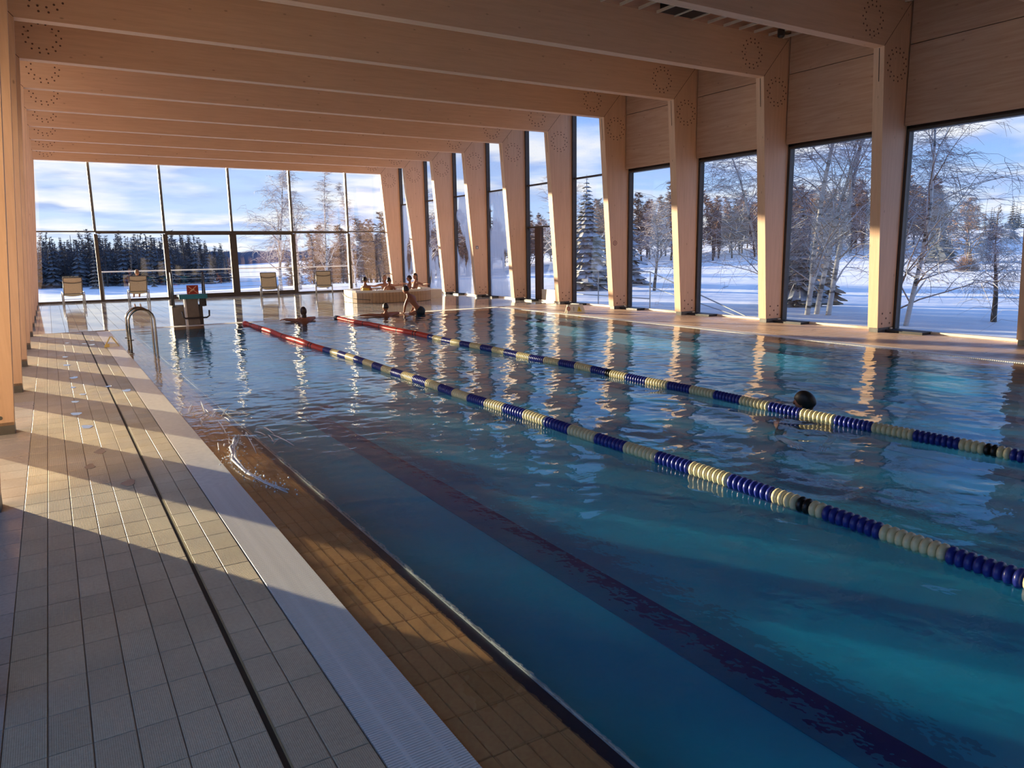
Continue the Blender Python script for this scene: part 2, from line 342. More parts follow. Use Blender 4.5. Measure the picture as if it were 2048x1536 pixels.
# ------------------------------------------------------------------ floors
def floors():
    gz = -0.006
    fl = struct('floor', MB().box(-1.25, GX0, YB, 20.15, -.25, gz), M['grout'], 'beige tiled deck along the left side of the pool', 'floor')
    # nearest tiles one by one
    cols = [(COL0 + i*COLP, COL0 + (i+1)*COLP) for i in range(8)]
    c = .0025
    def tm(w, d, h=.012, ch=.002): return MB().cbox(c, w-c, c, d-c, 0, .006, .0015).mesh('tile', M['tile'])
    me = tm(COLP, ROWP); me_slot = tm(COLP-.012, ROWP)
    mp = MB().cbox(c, .36-c, c, ROWP-c, 0, .006, .0015).mesh('tile', M['tile_plain'])
    for j in range(-4, 29):
        y = ROW0 + j*ROWP
        for i, (x0, x1) in enumerate(cols):
            if i == 6: link('tile', me_slot, fl, (x0+.012, y, gz))
            elif i == 5: link('tile', me_slot, fl, (x0, y, gz))
            else: link('tile', me, fl, (x0, y, gz))
        link('tile', mp, fl, (COL0-.36, y, gz))
    far = MB()
    for j in range(29, 65):
        y = ROW0 + j*ROWP
        if y > 19.9: break
        for i, (x0, x1) in enumerate(cols):
            a = .012 if i == 6 else 0; b_ = .012 if i == 5 else 0
            far.cbox(x0+a+c, x1-b_-c, y+c, min(y+ROWP, 20.14)-c, gz, 0, .0015)
        far.cbox(COL0-.36+c, COL0-c, y+c, min(y+ROWP, 20.14)-c, gz, 0, .0015)
    part('tile_field', far, M['tile'], fl, kind='stuff')
    near = MB()
    for j in range(-40, -4):
        y = ROW0 + j*ROWP
        for (x0, x1) in cols: near.cbox(x0+c, x1-c, y+c, y+ROWP-c, gz, 0, .0015)
    for j in range(-40, 65):
        y = ROW0 + j*ROWP; near.cbox(-1.25, COL0-.36-c, y+c, y+ROWP-c, gz, 0, .0015)
    part('tile_field', near, M['tile_plain'], fl, kind='stuff')
    xs = COL0 + 6*COLP
    part('slot_drain', MB().box(xs-.012, xs+.008, YB, 20.1, gz, gz+.002), M['dark'], fl, label='narrow dark drain slot')
    part('slot_edge', MB().box(xs+.007, xs+.0135, YB, 20.1, gz, -.0005), M['slot'], fl, label='thin brass-coloured drain edge')
    # far deck
    f2 = struct('floor', MB().box(-1.25, 14.6, 20.15, YG+.2, -.25, gz), M['grout'], 'wet tiled deck between the pool and the far glass wall', 'floor')
    t2 = MB(); nx, ny = int(15.8/.277), int((YG-20.15)/.2683)+1
    for i in range(nx):
        for j in range(ny): t2.cbox(-1.2+i*.277+c, -1.2+(i+1)*.277-c, 20.16+j*.2683+c, 20.16+(j+1)*.2683-c, gz, 0, .0015)
    part('tile_field', t2, M['tile_wet'], f2, kind='stuff')
    # right deck
    f3 = struct('floor', MB().box(GX1, 14.6, YB, 20.15, -.25, gz), M['grout'], 'tiled deck between the pool and the right-hand windows', 'floor')
    t3 = MB()
    for i in range(18):
        for j in range(-20, 65):
            y = ROW0+j*ROWP
            if y+ROWP < 20.15: t3.cbox(GX1+i*COLP+c, GX1+(i+1)*COLP-c, y+c, y+ROWP-c, gz, 0, .0015)
    part('tile_field', t3, M['tile_warm'], f3, kind='stuff')
    # near end deck behind the camera
    struct('floor', MB().box(GX0, GX1, YB, PYN-.7, -.25, 0), M['tile_plain'], 'deck behind the near end of the pool', 'floor')
floors()

def grates():
    def channel(g, x0, x1, y0, y1):
        m = MB(); m.box(x0, x1, y0, y1, -.25, -.12); part('gutter', m, M['dark'], g, label='dark gutter under the bars')
    yb, pitch = 1.70, ROWP/20
    g = thing('overflow_grate', 'white slatted overflow grate along the left pool edge', 'grate', (0, 0, 0))
    tag(g, kind='structure')
    channel(g, GX0, LX0, YB, 20.15)
    bar = MB().cbox(0, LX0-GX0-.012, 0, .0093, -.02, 0, .0015).mesh('bar', M['grate'])
    for i in range(300): link('bar', bar, g, (GX0+.006, yb+i*pitch, -.001))
    rest = MB(); y = yb+300*pitch
    while y < 19.9: rest.cbox(GX0+.006, LX0-.006, y, y+.0093, -.021, -.001, .0015); y += pitch
    y = yb-pitch
    while y > -1: rest.cbox(GX0+.006, LX0-.006, y, y+.0093, -.021, -.001, .0015); y -= pitch
    part('bars', rest, M['grate'], g, kind='stuff')
    for fx in (.30, .74): 
        x = GX0+(LX0-GX0)*fx; part('runner', MB().box(x-.008, x+.008, -1, 19.9, -.03, -.003), M['grate'], g)
    g2 = thing('overflow_grate', 'white slatted overflow grate along the right pool edge', 'grate'); tag(g2, kind='structure')
    channel(g2, LX1, GX1, YB, 20.15)
    m = MB(); y = -1.0
    while y < 19.9: m.cbox(LX1+.006, GX1-.006, y, y+.02, -.021, -.001, .002); y += .03
    part('bars', m, M['grate'], g2, kind='stuff')
    g3 = thing('overflow_grate', 'white slatted overflow grate along the far pool edge', 'grate'); tag(g3, kind='structure')
    m = MB(); x = LX0
    while x < LX1: m.cbox(x, x+.02, LYF+.006, 20.145, -.021, -.001, .002); x += .03
    part('bars', m, M['grate'], g3, kind='stuff')
    part('gutter', MB().box(LX0, LX1, LYF, 20.15, -.25, -.12), M['dark'], g3)
grates()

# ------------------------------------------------------------------ pool basin
DEPTH = 0.50
def pool():
    p = thing('pool_basin', 'blue tiled swimming pool basin under the water', 'pool', (0, 0, 0)); tag(p, kind='structure')
    part('basin_floor', MB().box(PX0-.2, PX1+.2, PYN-.2, PYF+.2, -DEPTH-.2, -DEPTH), M['pool'], p)
    w = MB(); w.box(PX0-.2, PX0, PYN-.2, PYF+.2, -DEPTH, -.06); w.box(PX1, PX1+.2, PYN-.2, PYF+.2, -DEPTH, -.06)
    w.box(PX0, PX1, PYF, PYF+.2, -DEPTH, -.06); w.box(PX0, PX1, PYN-.2, PYN, -DEPTH, -.06)
    part('basin_wall', w, M['pool'], p)
    for i, x in enumerate((2.88, 5.30, 7.75, 10.2)):
        l = MB(); l.box(x-.155, x+.155, PYN+1.5, PYF-9.2, -DEPTH, -DEPTH+.006); l.box(x-.45, x+.45, PYF-9.2, PYF-8.9, -DEPTH, -DEPTH+.006)
        part('lane_line', l, M['lane'], p)
    # submerged nosing: dark course; the thin pale strip paints a wave crest's reflection
    part('nosing', MB().box(PX0, PX0+.07, PYN, PYF, -.14, -.052), M['navy'], p, label='dark tile nosing')
    part('crest_glint', MB().box(PX0+.071, PX0+.079, PYN, PYF, -.14, -.045), M['white'], p, label='thin pale line painted as a wave-crest glint')
    part('nosing', MB().box(PX1-.07, PX1, PYN, PYF, -.14, -.052), M['navy'], p, label='dark tile nosing')
    # flooded brown ledge
    lb = MB(); lb.box(LX0-.002, PX0, PYN-.2, LYF, -.25, -.048); lb.box(PX1, LX1+.002, PYN-.2, LYF, -.25, -.048); lb.box(PX0, PX1, PYF, LYF, -.25, -.048)
    ledge = part('ledge', lb, M['grout_dark'], p, label='brown tiled ledge just under the water')
    wcol = (PX0-LX0)/5.63; cc = .0025
    def lt(w):  # sloped tile
        return MB().cbox(cc, w-cc, cc, ROWP-cc, -.02, 0, .002).mesh('tile', M['brown'])
    mt = lt(wcol); mt2 = lt(PX0-LX0-5*wcol)
    for j in range(-4, 46):
        y = ROW0+j*ROWP
        for i in range(6):
            link('tile', mt if i < 5 else mt2, ledge, (LX0+i*wcol, y, -.026-.003*i))
    rest = MB()
    for j in list(range(46, 64))+list(range(-30, -4)):
        y = ROW0+j*ROWP
        for i in range(6): rest.cbox(LX0+i*wcol+cc, min(LX0+(i+1)*wcol, PX0)-cc, y+cc, y+ROWP-cc, -.046, -.026-.003*i, .002)
    for j in range(-30, 64):
        y = ROW0+j*ROWP
        for i in range(6): rest.cbox(PX1+i*wcol+cc, min(PX1+(i+1)*wcol, LX1)-cc, y+cc, y+ROWP-cc, -.046, -.041+.003*i, .002)
    x = PX0
    while x < PX1:
        for i in range(5): rest.cbox(x+cc, x+ROWP-cc, PYF+i*.08+cc, PYF+(i+1)*.08-cc, -.046, -.041+.003*i, .002)
        x += ROWP
    part('tile_field', rest, M['brown'], ledge, kind='stuff')
    # water: a sheet with real waves
    nx, ny = 330, 760
    xs = np.linspace(LX0, LX1, nx); ys = np.linspace(-1.5, LYF, ny)
    X, Y = np.meshgrid(xs, ys); Z = np.zeros_like(X); rg = np.random.RandomState(5)
    for lam0, lam1, slope, n in ((.9, 2.2, .009, 14), (.35, .9, .018, 26), (.13, .32, .032, 28)):
        for _ in range(n):
            lam = math.exp(rg.uniform(math.log(lam0), math.log(lam1))); a = rg.uniform(0, 2*math.pi); k = 2*math.pi/lam
            amp = slope*math.sqrt(2.0/n)/k
            Z += amp*np.sin(k*(math.cos(a)*X+math.sin(a)*Y)+rg.uniform(0, 6.28))
    calm = .45 + .55*(1/(1+np.exp(-(X-2.6-.10*Y)*1.1)))       # calmer in the corner by the ladder
    shore = np.clip((X-LX0)/.5, .12, 1)*np.clip((LX1-X)/.5, .12, 1)*np.clip((LYF-Y)/.5, .12, 1)
    Z = Z*calm*shore
    for cx, cyy, am in ((7.0, 5.6, .010), (6.9, 4.7, .008), (8.9, 18.6, .006)):   # rings round swimmers
        r = np.hypot(X-cx, Y-cyy); Z += am*np.cos(r*2*math.pi/.55)*np.exp(-r/1.0)
    v = np.stack([X, Y, Z-.006], -1).reshape(-1, 3)
    idx = np.arange(nx*ny).reshape(ny, nx)
    q = np.stack([idx[:-1, :-1], idx[:-1, 1:], idx[1:, 1:], idx[1:, :-1]], -1).reshape(-1, 4)
    me = bpy.data.meshes.new('pool_water'); me.vertices.add(len(v)); me.vertices.foreach_set('co', v.ravel())
    me.loops.add(q.size); me.loops.foreach_set('vertex_index', q.ravel().astype(np.int32))
    me.polygons.add(len(q)); me.polygons.foreach_set('loop_start', np.arange(0, q.size, 4, dtype=np.int32))
    me.update(calc_edges=True); me.polygons.foreach_set('use_smooth', np.ones(len(q), bool)); me.materials.append(M['water'])
    w = tag(link('pool_water', me), 'rippled clear blue water filling the swimming pool', 'water', None, 'stuff')
pool()

# ------------------------------------------------------------------ timber portal frames
def frames():
    rc = MB().prism_y([(XRB-XRB, .09), (XRO-XRB, .09), (XROT-XRB, ZC), (XRT-XRB, ZB)], 0, THK).mesh('column_shaft', M['wz'])
    lc = MB().prism_y([(XLO-XLB, .09), (0, .09), (XLT-XLB, ZB), (XLOT-XLB, ZC)], 0, THK).mesh('column_shaft', M['wz'])
    bm = MB().prism_y([(XLT, ZB), (XRT, ZB), (XROT, ZC), (XLOT, ZC)], 0, THK).mesh('beam_body', M['wx'])
    def ring(cx, cz, side):
        m = MB()
        for rr, n, ph in ((.30, 14, 0), (.225, 12, .2)):
            for i in range(n):
                a = 2*math.pi*i/n+ph; m.disc_y(cx+rr*math.cos(a), 0, cz+rr*.98*math.sin(a), .0175, 7, .002)
        return m
    colring_r = ring(13.87-XRB, 5.02, 1).mesh('dowel_ring', M['dowel']); colring_l = ring(-.475-XLB, 5.02, 1).mesh('dowel_ring', M['dowel'])
    bmm = MB()
    for c in (13.05, .35):
        t = ring(c, 5.715, 1); bmm.v, bmm.f, bmm.mi = bmm.v + t.v, bmm.f + [tuple(i+len(bmm.v) for i in f) for f in t.f], bmm.mi + t.mi
    beamring = bmm.mesh('dowel_ring', M['dowel'])
    seam = MB().prism_y([(XRT, ZB+.006), (XRT+.006, ZB), (XROT+.003, ZC-.006), (XROT-.003, ZC)], -.002, 0)
    seam.prism_y([(XLT, ZB+.006), (XLT-.006, ZB), (XLOT-.003, ZC-.006), (XLOT+.003, ZC)], -.002, 0); seam_me = seam.mesh('mitre_seam', M['seam'])
    slit_r = MB().box(-.002, .0, .085, .11, 4.72, 5.27)
    # kerf for the hidden steel plate on the inner face
    def kerf(x_at, sgn):
        m = MB(); a = Vector((x_at(4.70), 0, 4.70)); b_ = Vector((x_at(5.28), 0, 5.28)); d = .0025*sgn
        m.add([(a.x+d, .088, a.z), (a.x+d, .104, a.z), (b_.x+d, .104, b_.z), (b_.x+d, .088, b_.z)], [(0, 1, 2, 3)]); return m
    kr = kerf(lambda z: (XRT-XRB)*(z-.09)/(ZB-.09), -1).mesh('plate_slit', M['seam'])
    bolt_r = MB(); bolt_l = MB()
    for (u, z) in ((.10, .17), (.36, .17), (.23, .27), (.10, .37), (.36, .37)):
        bolt_r.disc_y(u+.03, 0, z, .020, 8, .003); bolt_l.disc_y(-u-.005, 0, z, .020, 8, .004)
    bolt_r = bolt_r.mesh('bolt_heads', M['dowel']); bolt_l = bolt_l.mesh('bolt_heads', M['plinth'])
    pl_r = MB().box(.03, XRO-XRB-.10, .01, THK-.01, 0, .09).mesh('plinth', M['plinth']); cap_r = MB().box(XRO-XRB-.10, XRO-XRB-.02, -.02, .05, 0, .075).mesh('foot_cap', M['cap'])
    inf_r = MB().box(14.12-XRB, 14.36-XRB, .012, THK-.03, .10, ZC+.1).mesh('infill', M['wz']); inf_d = MB().box(14.361-XRB, WX+.05-XRB, .03, THK-.03, .02, ZC+.1).mesh('infill', M['frame'])
    pl_l = MB().box(XLO-XLB+.02, -.0, .0, THK, 0, .12).mesh('plinth', M['plinth'])
    for k in range(-5, 10):
        y = YK(k); n = 9-k
        t = tag(link('beam', bm, None, (0, y, 0)), f'long glulam roof beam, {ordn(n)} counting from the far glass wall', 'beam', 'roof beams of the hall', 'structure')
        link('dowel_ring', beamring, t)['kind'] = 'stuff'; link('mitre_seam', seam_me, t)
        for side in (0, 1):
            if side: lab = f'tapered timber column by the right windows, {ordn(n)} from the far glass wall'
            else: lab = f'tapered timber column of the left row, {ordn(n)} from the far glass wall'
            if k < -2 and not side: continue
            c = tag(link('column', rc if side else lc, None, ((XRB if side else XLB), y, 0)), lab, 'column', 'columns of the right row' if side else 'columns of the left row', 'structure')
            link('plinth', pl_r if side else pl_l, c); link('dowel_ring', colring_r if side else colring_l, c)['kind'] = 'stuff'
            link('bolt_heads', bolt_r if side else bolt_l, c)['kind'] = 'stuff'
            if side: link('foot_cap', cap_r, c); link('plate_slit', kr, c); link('infill', inf_r, c); link('infill', inf_d, c)
frames()

# ------------------------------------------------------------------ walls, windows, ceiling
M['fog'] = [glass_mat(f'fogged_glass', (.97, .985, .985), 1.3+i*2.17) for i in range(4)]
def walls():
    wr = thing('wall_right', 'timber panelled wall above the right-hand windows', 'wall', (0, 0, 0), kind='structure')
    pm_lo = MB().box(0, .08, .012, S-THK-.012, 3.95, 5.405).mesh('panel', M['wy']); pm_hi = MB().box(0, .08, .012, S-THK-.012, 5.42, 6.30).mesh('panel', M['wy'])
    back = MB().box(WX+.02, WX+.2, YK(-5), YK(3)+.1, 3.90, 6.3)
    part('backing', back, M['seam'], wr)
    for k in range(-5, 3):
        for pm in (pm_lo, pm_hi): link('panel', pm, wr, (14.24, YK(k)+THK, 0))
    n = 1
    for k in range(-5, 9):
        ya, yb = YK(k)+.03, YK(k+1)-.005
        tall = k >= 3
        ztop = 6.2 if tall else 3.90
        where = ordn(8-k)
        lab = (f'tall right-hand window with high transom, {where} bay from far wall' if tall else f'right-hand window under timber panel, {where} bay from far wall')
        if k == 4: lab = 'right-hand glazed bay with the dark narrow door'
        w = thing(f'window_{n}', lab, 'window', (0, ya, 0), kind='structure'); n += 1
        H = yb-ya
        fm = M['frame_g']
        part('jamb', MB().box(WX-.09, WX+.06, H-.05, H, 0, ztop), M['frame'], w); part('jamb', MB().box(WX-.06, WX+.06, 0, .05, 0, ztop), fm, w)
        part('sill', MB().box(WX-.10, WX+.06, .05, H-.05, 0, .045), M['cap'], w); part('head', MB().box(WX-.10, WX+.06, .05, H-.05, ztop-.05, ztop), M['frame'], w)
        part('base_strip', MB().box(14.05, 14.38, H-.78, H-.03, 0.0, .05), M['black'], w, label='black heater strip')
        gl = M['glass']; fg = M['fog'][k % 4] if k in (5, 6, 7, 8) else gl
        if not tall: part('pane', MB().box(WX, WX+.012, .05, H-.05, .045, ztop-.05), gl, w)
        elif k == 4:
            part('transom', MB().box(WX-.05, WX+.06, .05, H-.05, 3.90, 3.95), M['frame'], w); part('transom', MB().box(WX-.05, WX+.06, .05, H-.05, 2.48, 2.54), M['frame'], w)
            part('pane', MB().box(WX, WX+.012, .05, H-.05, 3.95, ztop-.05), gl, w); part('pane', MB().box(WX, WX+.012, .05, H-.05, 2.54, 3.90), fg, w)
            yd = 21.42-ya
            part('door_stile', MB().box(WX-.06, WX+.07, yd, yd+.34, .02, 2.48), pmat('door_wood', (.07, .035, .02), .5, .2, 5), w, label='dark brown door stile')
            part('pane', MB().box(WX, WX+.012, .05, yd, .40, 2.48), gl, w); part('kick_panel', MB().box(WX-.02, WX+.03, .05, yd, .045, .40), M['cap'], w); part('pane', MB().box(WX, WX+.012, yd+.34, H-.05, .045, 2.48), gl, w)
        else:
            part('transom', MB().box(WX-.05, WX+.06, .05, H-.05, 3.90, 3.95), M['frame'], w)
            part('pane', MB().box(WX, WX+.012, .05, H-.05, 3.95, ztop-.05), gl, w); part('pane', MB().box(WX, WX+.012, .05, H-.05, .045, 3.90), fg, w)
    # far glass wall
    g = thing(f'window_{n}', 'large glass end wall facing the snowy lake', 'window', (0, 0, 0), kind='structure'); n += 1
    xs = [-.95, 1.69, 4.17, 6.80, 9.35, 11.90, 14.35]
    zt = 5.75
    for i, x in enumerate(xs):
        hw = .045 if 0 < i < 6 else .05
        part('mullion', MB().box(x-hw, x+hw, YG-.07, YG+.07, 2.72, zt), M['frame_g'], g)
        lw = .09 if i in (2, 4) else (.14 if i == 3 else .06)
        part('mullion', MB().box(x-lw, x+lw, YG-.10, YG+.07, 0, 2.62), M['frame'], g)
    for i in range(6):
        a, b = xs[i], xs[i+1]; th = .05 if i in (0, 5) else (.10 if i == 1 or i == 4 else .16)
        part('transom', MB().box(a, b, YG-.08, YG+.06, 2.74-th, 2.74), M['frame'], g)
        sh = .16 if i in (2, 3) else .07
        part('sill', MB().box(a+.05, b-.05, YG-.08, YG+.06, 0, sh), M['frame'], g)
        m1 = M['glass']; m2 = M['fog'][1] if i == 5 else M['glass']
        part('pane', MB().box(a+.03, b-.03, YG, YG+.012, 2.74, zt), m1, g); part('pane', MB().box(a+.05, b-.05, YG, YG+.012, sh, 2.74-th), m1, g)
    for x, s_ in ((6.62, 1), (9.22, 1)): part('door_handle', MB().tube([(x, YG-.10, 1.0), (x, YG-.16, 1.0), (x, YG-.16, 1.25), (x, YG-.10, 1.25)], .012, 6), M['darksteel'], g)
    part('head', MB().box(-1.1, 14.5, YG-.08, YG+.06, zt, 6.3), M['wx'], g)
    # left glazing behind the left columns
    lw_ = thing(f'window_{n}', 'left-hand glazing behind the left row of columns', 'window', (0, 0, 0), kind='structure'); n += 1
    for k in range(-1, 9):
        ya, yb = YK(k)+.1, YK(k+1)+.1
        zt_ = 5.6 if k >= 3 else 3.87
        part('mullion', MB().box(-1.10, -.98, ya-.03, ya+.03, 0, 5.6), M['frame'], lw_)
        part('pane', MB().box(-1.05, -1.038, ya+.03, yb-.03, .05, zt_), M['glass'], lw_)
        if k < 3: part('panel', MB().box(-1.09, -.99, ya+.03, yb-.03, 3.87, 5.6), M['wy'], lw_)
    part('sill', MB().box(-1.10, -.98, YK(-1), YG, 0, .05), M['frame'], lw_)
    for k in range(-5, -1):  # unseen near bays, glazing added to brighten the foreground deck
        ya, yb = YK(k)+.1, YK(k+1)+.1
        part('mullion', MB().box(-1.10, -.98, ya-.03, ya+.03, 0, 5.6), M['frame'], lw_); part('pane', MB().box(-1.05, -1.038, ya+.03, yb-.03, .05, 3.87), M['glass'], lw_); part('panel', MB().box(-1.09, -.99, ya+.03, yb-.03, 3.87, 5.6), M['wy'], lw_)
    struct('wall_left', MB().box(-1.25, -1.02, YB, YG, 5.6, 6.3).box(-1.25, -1.02, YB, YK(-5)+.07, 0, 5.6), M['wallp'], 'plain left wall beside and behind the camera', 'wall')
    ax = thing('sun_block_wall', 'unseen pale wall added to keep sun off the near left glazing', 'wall', (0, 0, 0), kind='structure')  # added out of view, blocks the sun from the near left bays
    part('wall_body', MB().box(-14, -1.12, YK(-1)+.05, YK(-1)+.35, -.5, 5.6), M['wallp'], ax); part('coping', MB().box(-14.05, -1.11, YK(-1)+.0, YK(-1)+.4, 5.6, 5.68), M['roof'], ax)
    struct('wall_back', MB().box(-1.25, 14.6, YB-.2, YB, 0, 6.3), M['wallp'], 'plain wall behind the near end of the pool', 'wall')
    ce = thing('ceiling', 'boarded ceiling between the roof beams', 'ceiling', (0, 0, 0), kind='structure')
    part('boards', MB().box(-1.25, 14.6, YB-.2, YG+.15, 6.30, 6.36), M['ceil'], ce); part('roof_deck', MB().box(-1.4, 14.75, YB-.4, YG+.35, 6.361, 6.7), M['roof'], ce)
    bt = MB().box(-.014, .014, 0, S-THK, 6.12, 6.17).mesh('batten', M['batten'])
    for k in (-1, 0, 1):
        for i in range(33):
            x = -.5+i*.453
            link('batten', bt, ce, (x, YK(k)+THK, 0))
    for x0, x1 in ((10.39, 10.80), (10.84, 11.25)): part('vent', MB().box(x0+.03, x1-.0, YK(0)+.9, YK(1)-.03, 6.14, 6.30), M['black'], ce, label='dark ceiling air vent')
    part('spotlight', MB().lathe([(.05, 0), (.075, .03), (.075, .17), (.04, .2)], 12, 'z', (13.5, YK(1)-.35, 6.0)), M['darksteel'], ce, label='small dark ceiling spotlight')
walls()

# ------------------------------------------------------------------ outside: snow, trees, terrace
RT = random.Random(11)
def ground_z(x, y):
    z = -.45
    lake = min(1, max(0, (y-46)/60.0))*min(1, max(0, (70-x+.25*(y-46))/70.0)); lake = lake*lake*(3-2*lake)
    z -= 4.6*lake
    e = max(0.0, (x-45)/110.0)*min(1, max(0, (140-y+.9*(x-45))/120.0)); e = min(1.35, e)
    z += 4.2*e*(1-lake)
    return z + .10*math.sin(x*.21+1)*math.cos(y*.17) + .05*math.sin(x*.63+y*.4)
def terrain():
    xs = sorted(set([-400, -250, -150, -80, -40, -20, -10, -4, -1.3] + [14.6+i*1.6 for i in range(40)] + [80+i*8 for i in range(40)] + [420, 600]))
    ys = sorted(set([-200, -100, -50, -20, -9] + [YG+.4+i*1.8 for i in range(40)] + [110+i*12 for i in range(30)] + [500, 700, 900] + [-9+i*2.1 for i in range(20)]))
    m = MB(); nx, ny = len(xs), len(ys)
    vs = [(x, y, (-.30 if -1.35 < x < 14.65 and y < YG+.5 else ground_z(x, y))) for y in ys for x in xs]
    fs = []
    for j in range(ny-1):
        for i in range(nx-1):
            if xs[i] >= -1.31 and xs[i+1] <= 14.61 and ys[j] >= -9.1 and ys[j+1] <= YG+.5: continue
            fs.append((j*nx+i, j*nx+i+1, (j+1)*nx+i+1, (j+1)*nx+i))
    m.add(vs, fs); o = link('snow_ground', m.mesh('snow_ground', M['snow'], True)); tag(o, 'snow covered ground and frozen lake around the hall', 'snow', None, 'structure')
terrain()
M['twig'] = snowy_mat('twig_bark', (.22, .13, .08), .9, lo=-.15, hi=.35); M['twig2'] = snowy_mat('forest_twigs', (.21, .125, .085), .45, lo=.5, hi=1.0)
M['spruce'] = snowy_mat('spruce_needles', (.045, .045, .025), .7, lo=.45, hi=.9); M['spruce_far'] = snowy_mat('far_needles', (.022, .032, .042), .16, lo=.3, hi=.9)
M['spruce_brown'] = snowy_mat('larch_needles', (.24, .135, .045), .2, lo=.5, hi=.9)
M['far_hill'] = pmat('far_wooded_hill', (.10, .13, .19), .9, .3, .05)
M['trunk'] = pmat('dark_bark', (.09, .065, .05), .9, .3, 6)

def seg_mesh(name, segs, mat, n=3):
    A = np.array([s[0] for s in segs]); B = np.array([s[1] for s in segs]); r0 = np.array([s[2] for s in segs])[:, None]; r1 = np.array([s[3] for s in segs])[:, None]
    T = B-A; T /= np.maximum(np.linalg.norm(T, axis=1, keepdims=True), 1e-6)
    ref = np.where(np.abs(T[:, 2:3]) < .9, np.array([[0, 0, 1.]]), np.array([[1., 0, 0]])); U = np.cross(T, ref); U /= np.linalg.norm(U, axis=1, keepdims=True); W = np.cross(T, U)
    V = []
    for C_, R_ in ((A, r0), (B, r1)):
        for k in range(n): V.append(C_+(U*math.cos(2*math.pi*k/n)+W*math.sin(2*math.pi*k/n))*R_)
    V = np.stack(V, 1).reshape(-1, 3); m = len(segs); base = np.arange(m)[:, None]*2*n
    Q = np.concatenate([base+np.array([[k, (k+1) % n, n+(k+1) % n, n+k]]) for k in range(n)], 0)
    me = bpy.data.meshes.new(name); me.vertices.add(len(V)); me.vertices.foreach_set('co', V.ravel()); me.loops.add(Q.size); me.loops.foreach_set('vertex_index', Q.ravel().astype(np.int32))
    me.polygons.add(len(Q)); me.polygons.foreach_set('loop_start', np.arange(0, Q.size, 4, dtype=np.int32)); me.update(calc_edges=True); me.materials.append(mat); return me
def rnd_dir(rg, t, ang):
    t = Vector(t); a = t.orthogonal().normalized(); b = t.cross(a); ph = rg.uniform(0, 6.283)
    return (t*math.cos(ang) + (a*math.cos(ph)+b*math.sin(ph))*math.sin(ang)).normalized()
def branchy(seed, h, r, nprim, spread, droop, lean=(0, 0), first=.18, twigs=6, sub=6, plen=.38, tw=.006, stems=1):
    """trunk segs and branch segs of a bare tree"""
    rg = random.Random(seed); tr = []; br = []
    def grow(p, d, L, r0, n, dr, wob):
        pts = [Vector(p)]; d = Vector(d)
        for i in range(n):
            d = (d + Vector((rg.uniform(-wob, wob), rg.uniform(-wob, wob), rg.uniform(-wob, wob)-dr*(i+1)/n))).normalized(); pts.append(pts[-1]+d*L/n)
        return pts
    for st in range(stems):
        tl = Vector((lean[0]+rg.uniform(-.06, .06)*(stems > 1), lean[1]+rg.uniform(-.06, .06)*(stems > 1), 1)).normalized()
        hh = h*(1 if st == 0 else rg.uniform(.75, .95)); pts = grow((rg.uniform(-.3, .3)*(stems > 1), rg.uniform(-.3, .3)*(stems > 1), 0), tl, hh, r, 12, -.05, .07)
        for i in range(12): tr.append((pts[i], pts[i+1], r*(1-i/12.6), r*(1-(i+1)/12.6)))
        for k in range(nprim//stems):
            f = first+(1-first)*(k+rg.random())/(nprim/stems); f = min(f, .99); i = int(f*12); p = pts[i].lerp(pts[i+1], f*12-i)
            L = hh*plen*(1.05-f)*rg.uniform(.7, 1.2)+.25; rb = max(tw*1.5, r*(1-f)*.42)
            bp = grow(p, rnd_dir(rg, tl, spread*rg.uniform(.75, 1.2)), L, rb, 5, droop*.5, .16)
            for j in range(5): br.append((bp[j], bp[j+1], rb*(1-j/6), rb*(1-(j+1)/6)))
            for q in range(sub):
                g = rg.uniform(.2, 1); j = min(4, int(g*5)); p2 = bp[j].lerp(bp[j+1], g*5-j)
                L2 = L*.42*rg.uniform(.5, 1.2)+.15; r2 = max(tw, rb*.45); sp = grow(p2, rnd_dir(rg, bp[j+1]-bp[j] if (bp[j+1]-bp[j]).length > 0 else tl, .75), L2, r2, 3, droop, .2)
                for j2 in range(3): br.append((sp[j2], sp[j2+1], r2*(1-j2/4), r2*(1-(j2+1)/4)))
                for q2 in range(twigs):
                    g2 = rg.uniform(.15, 1); j2 = min(2, int(g2*3)); p3 = sp[j2].lerp(sp[j2+1], g2*3-j2)
                    L3 = L2*.55*rg.uniform(.5, 1.3)+.12; tp = grow(p3, rnd_dir(rg, tl, 1.2), L3, tw, 2, droop*2.2, .25)
                    for j3 in range(2): br.append((tp[j3], tp[j3+1], tw*(1-.25*j3), tw*(.75-.4*j3)))
    return tr, br
def bare_tree(name, label, cat, loc, seed, h, r, bark, twig, group=None, **kw):
    tr, br = branchy(seed, h, r, **kw); loc = (loc[0], loc[1], ground_z(loc[0], loc[1])-.05)
    t = thing(name, label, cat, loc, 0, group)
    link('trunk', seg_mesh('trunk', tr, bark, 7), t); o = link('branches', seg_mesh('branches', br, twig, 3), t); o['kind'] = 'stuff'
    return t
BK = dict(spread=.75, droop=.32)
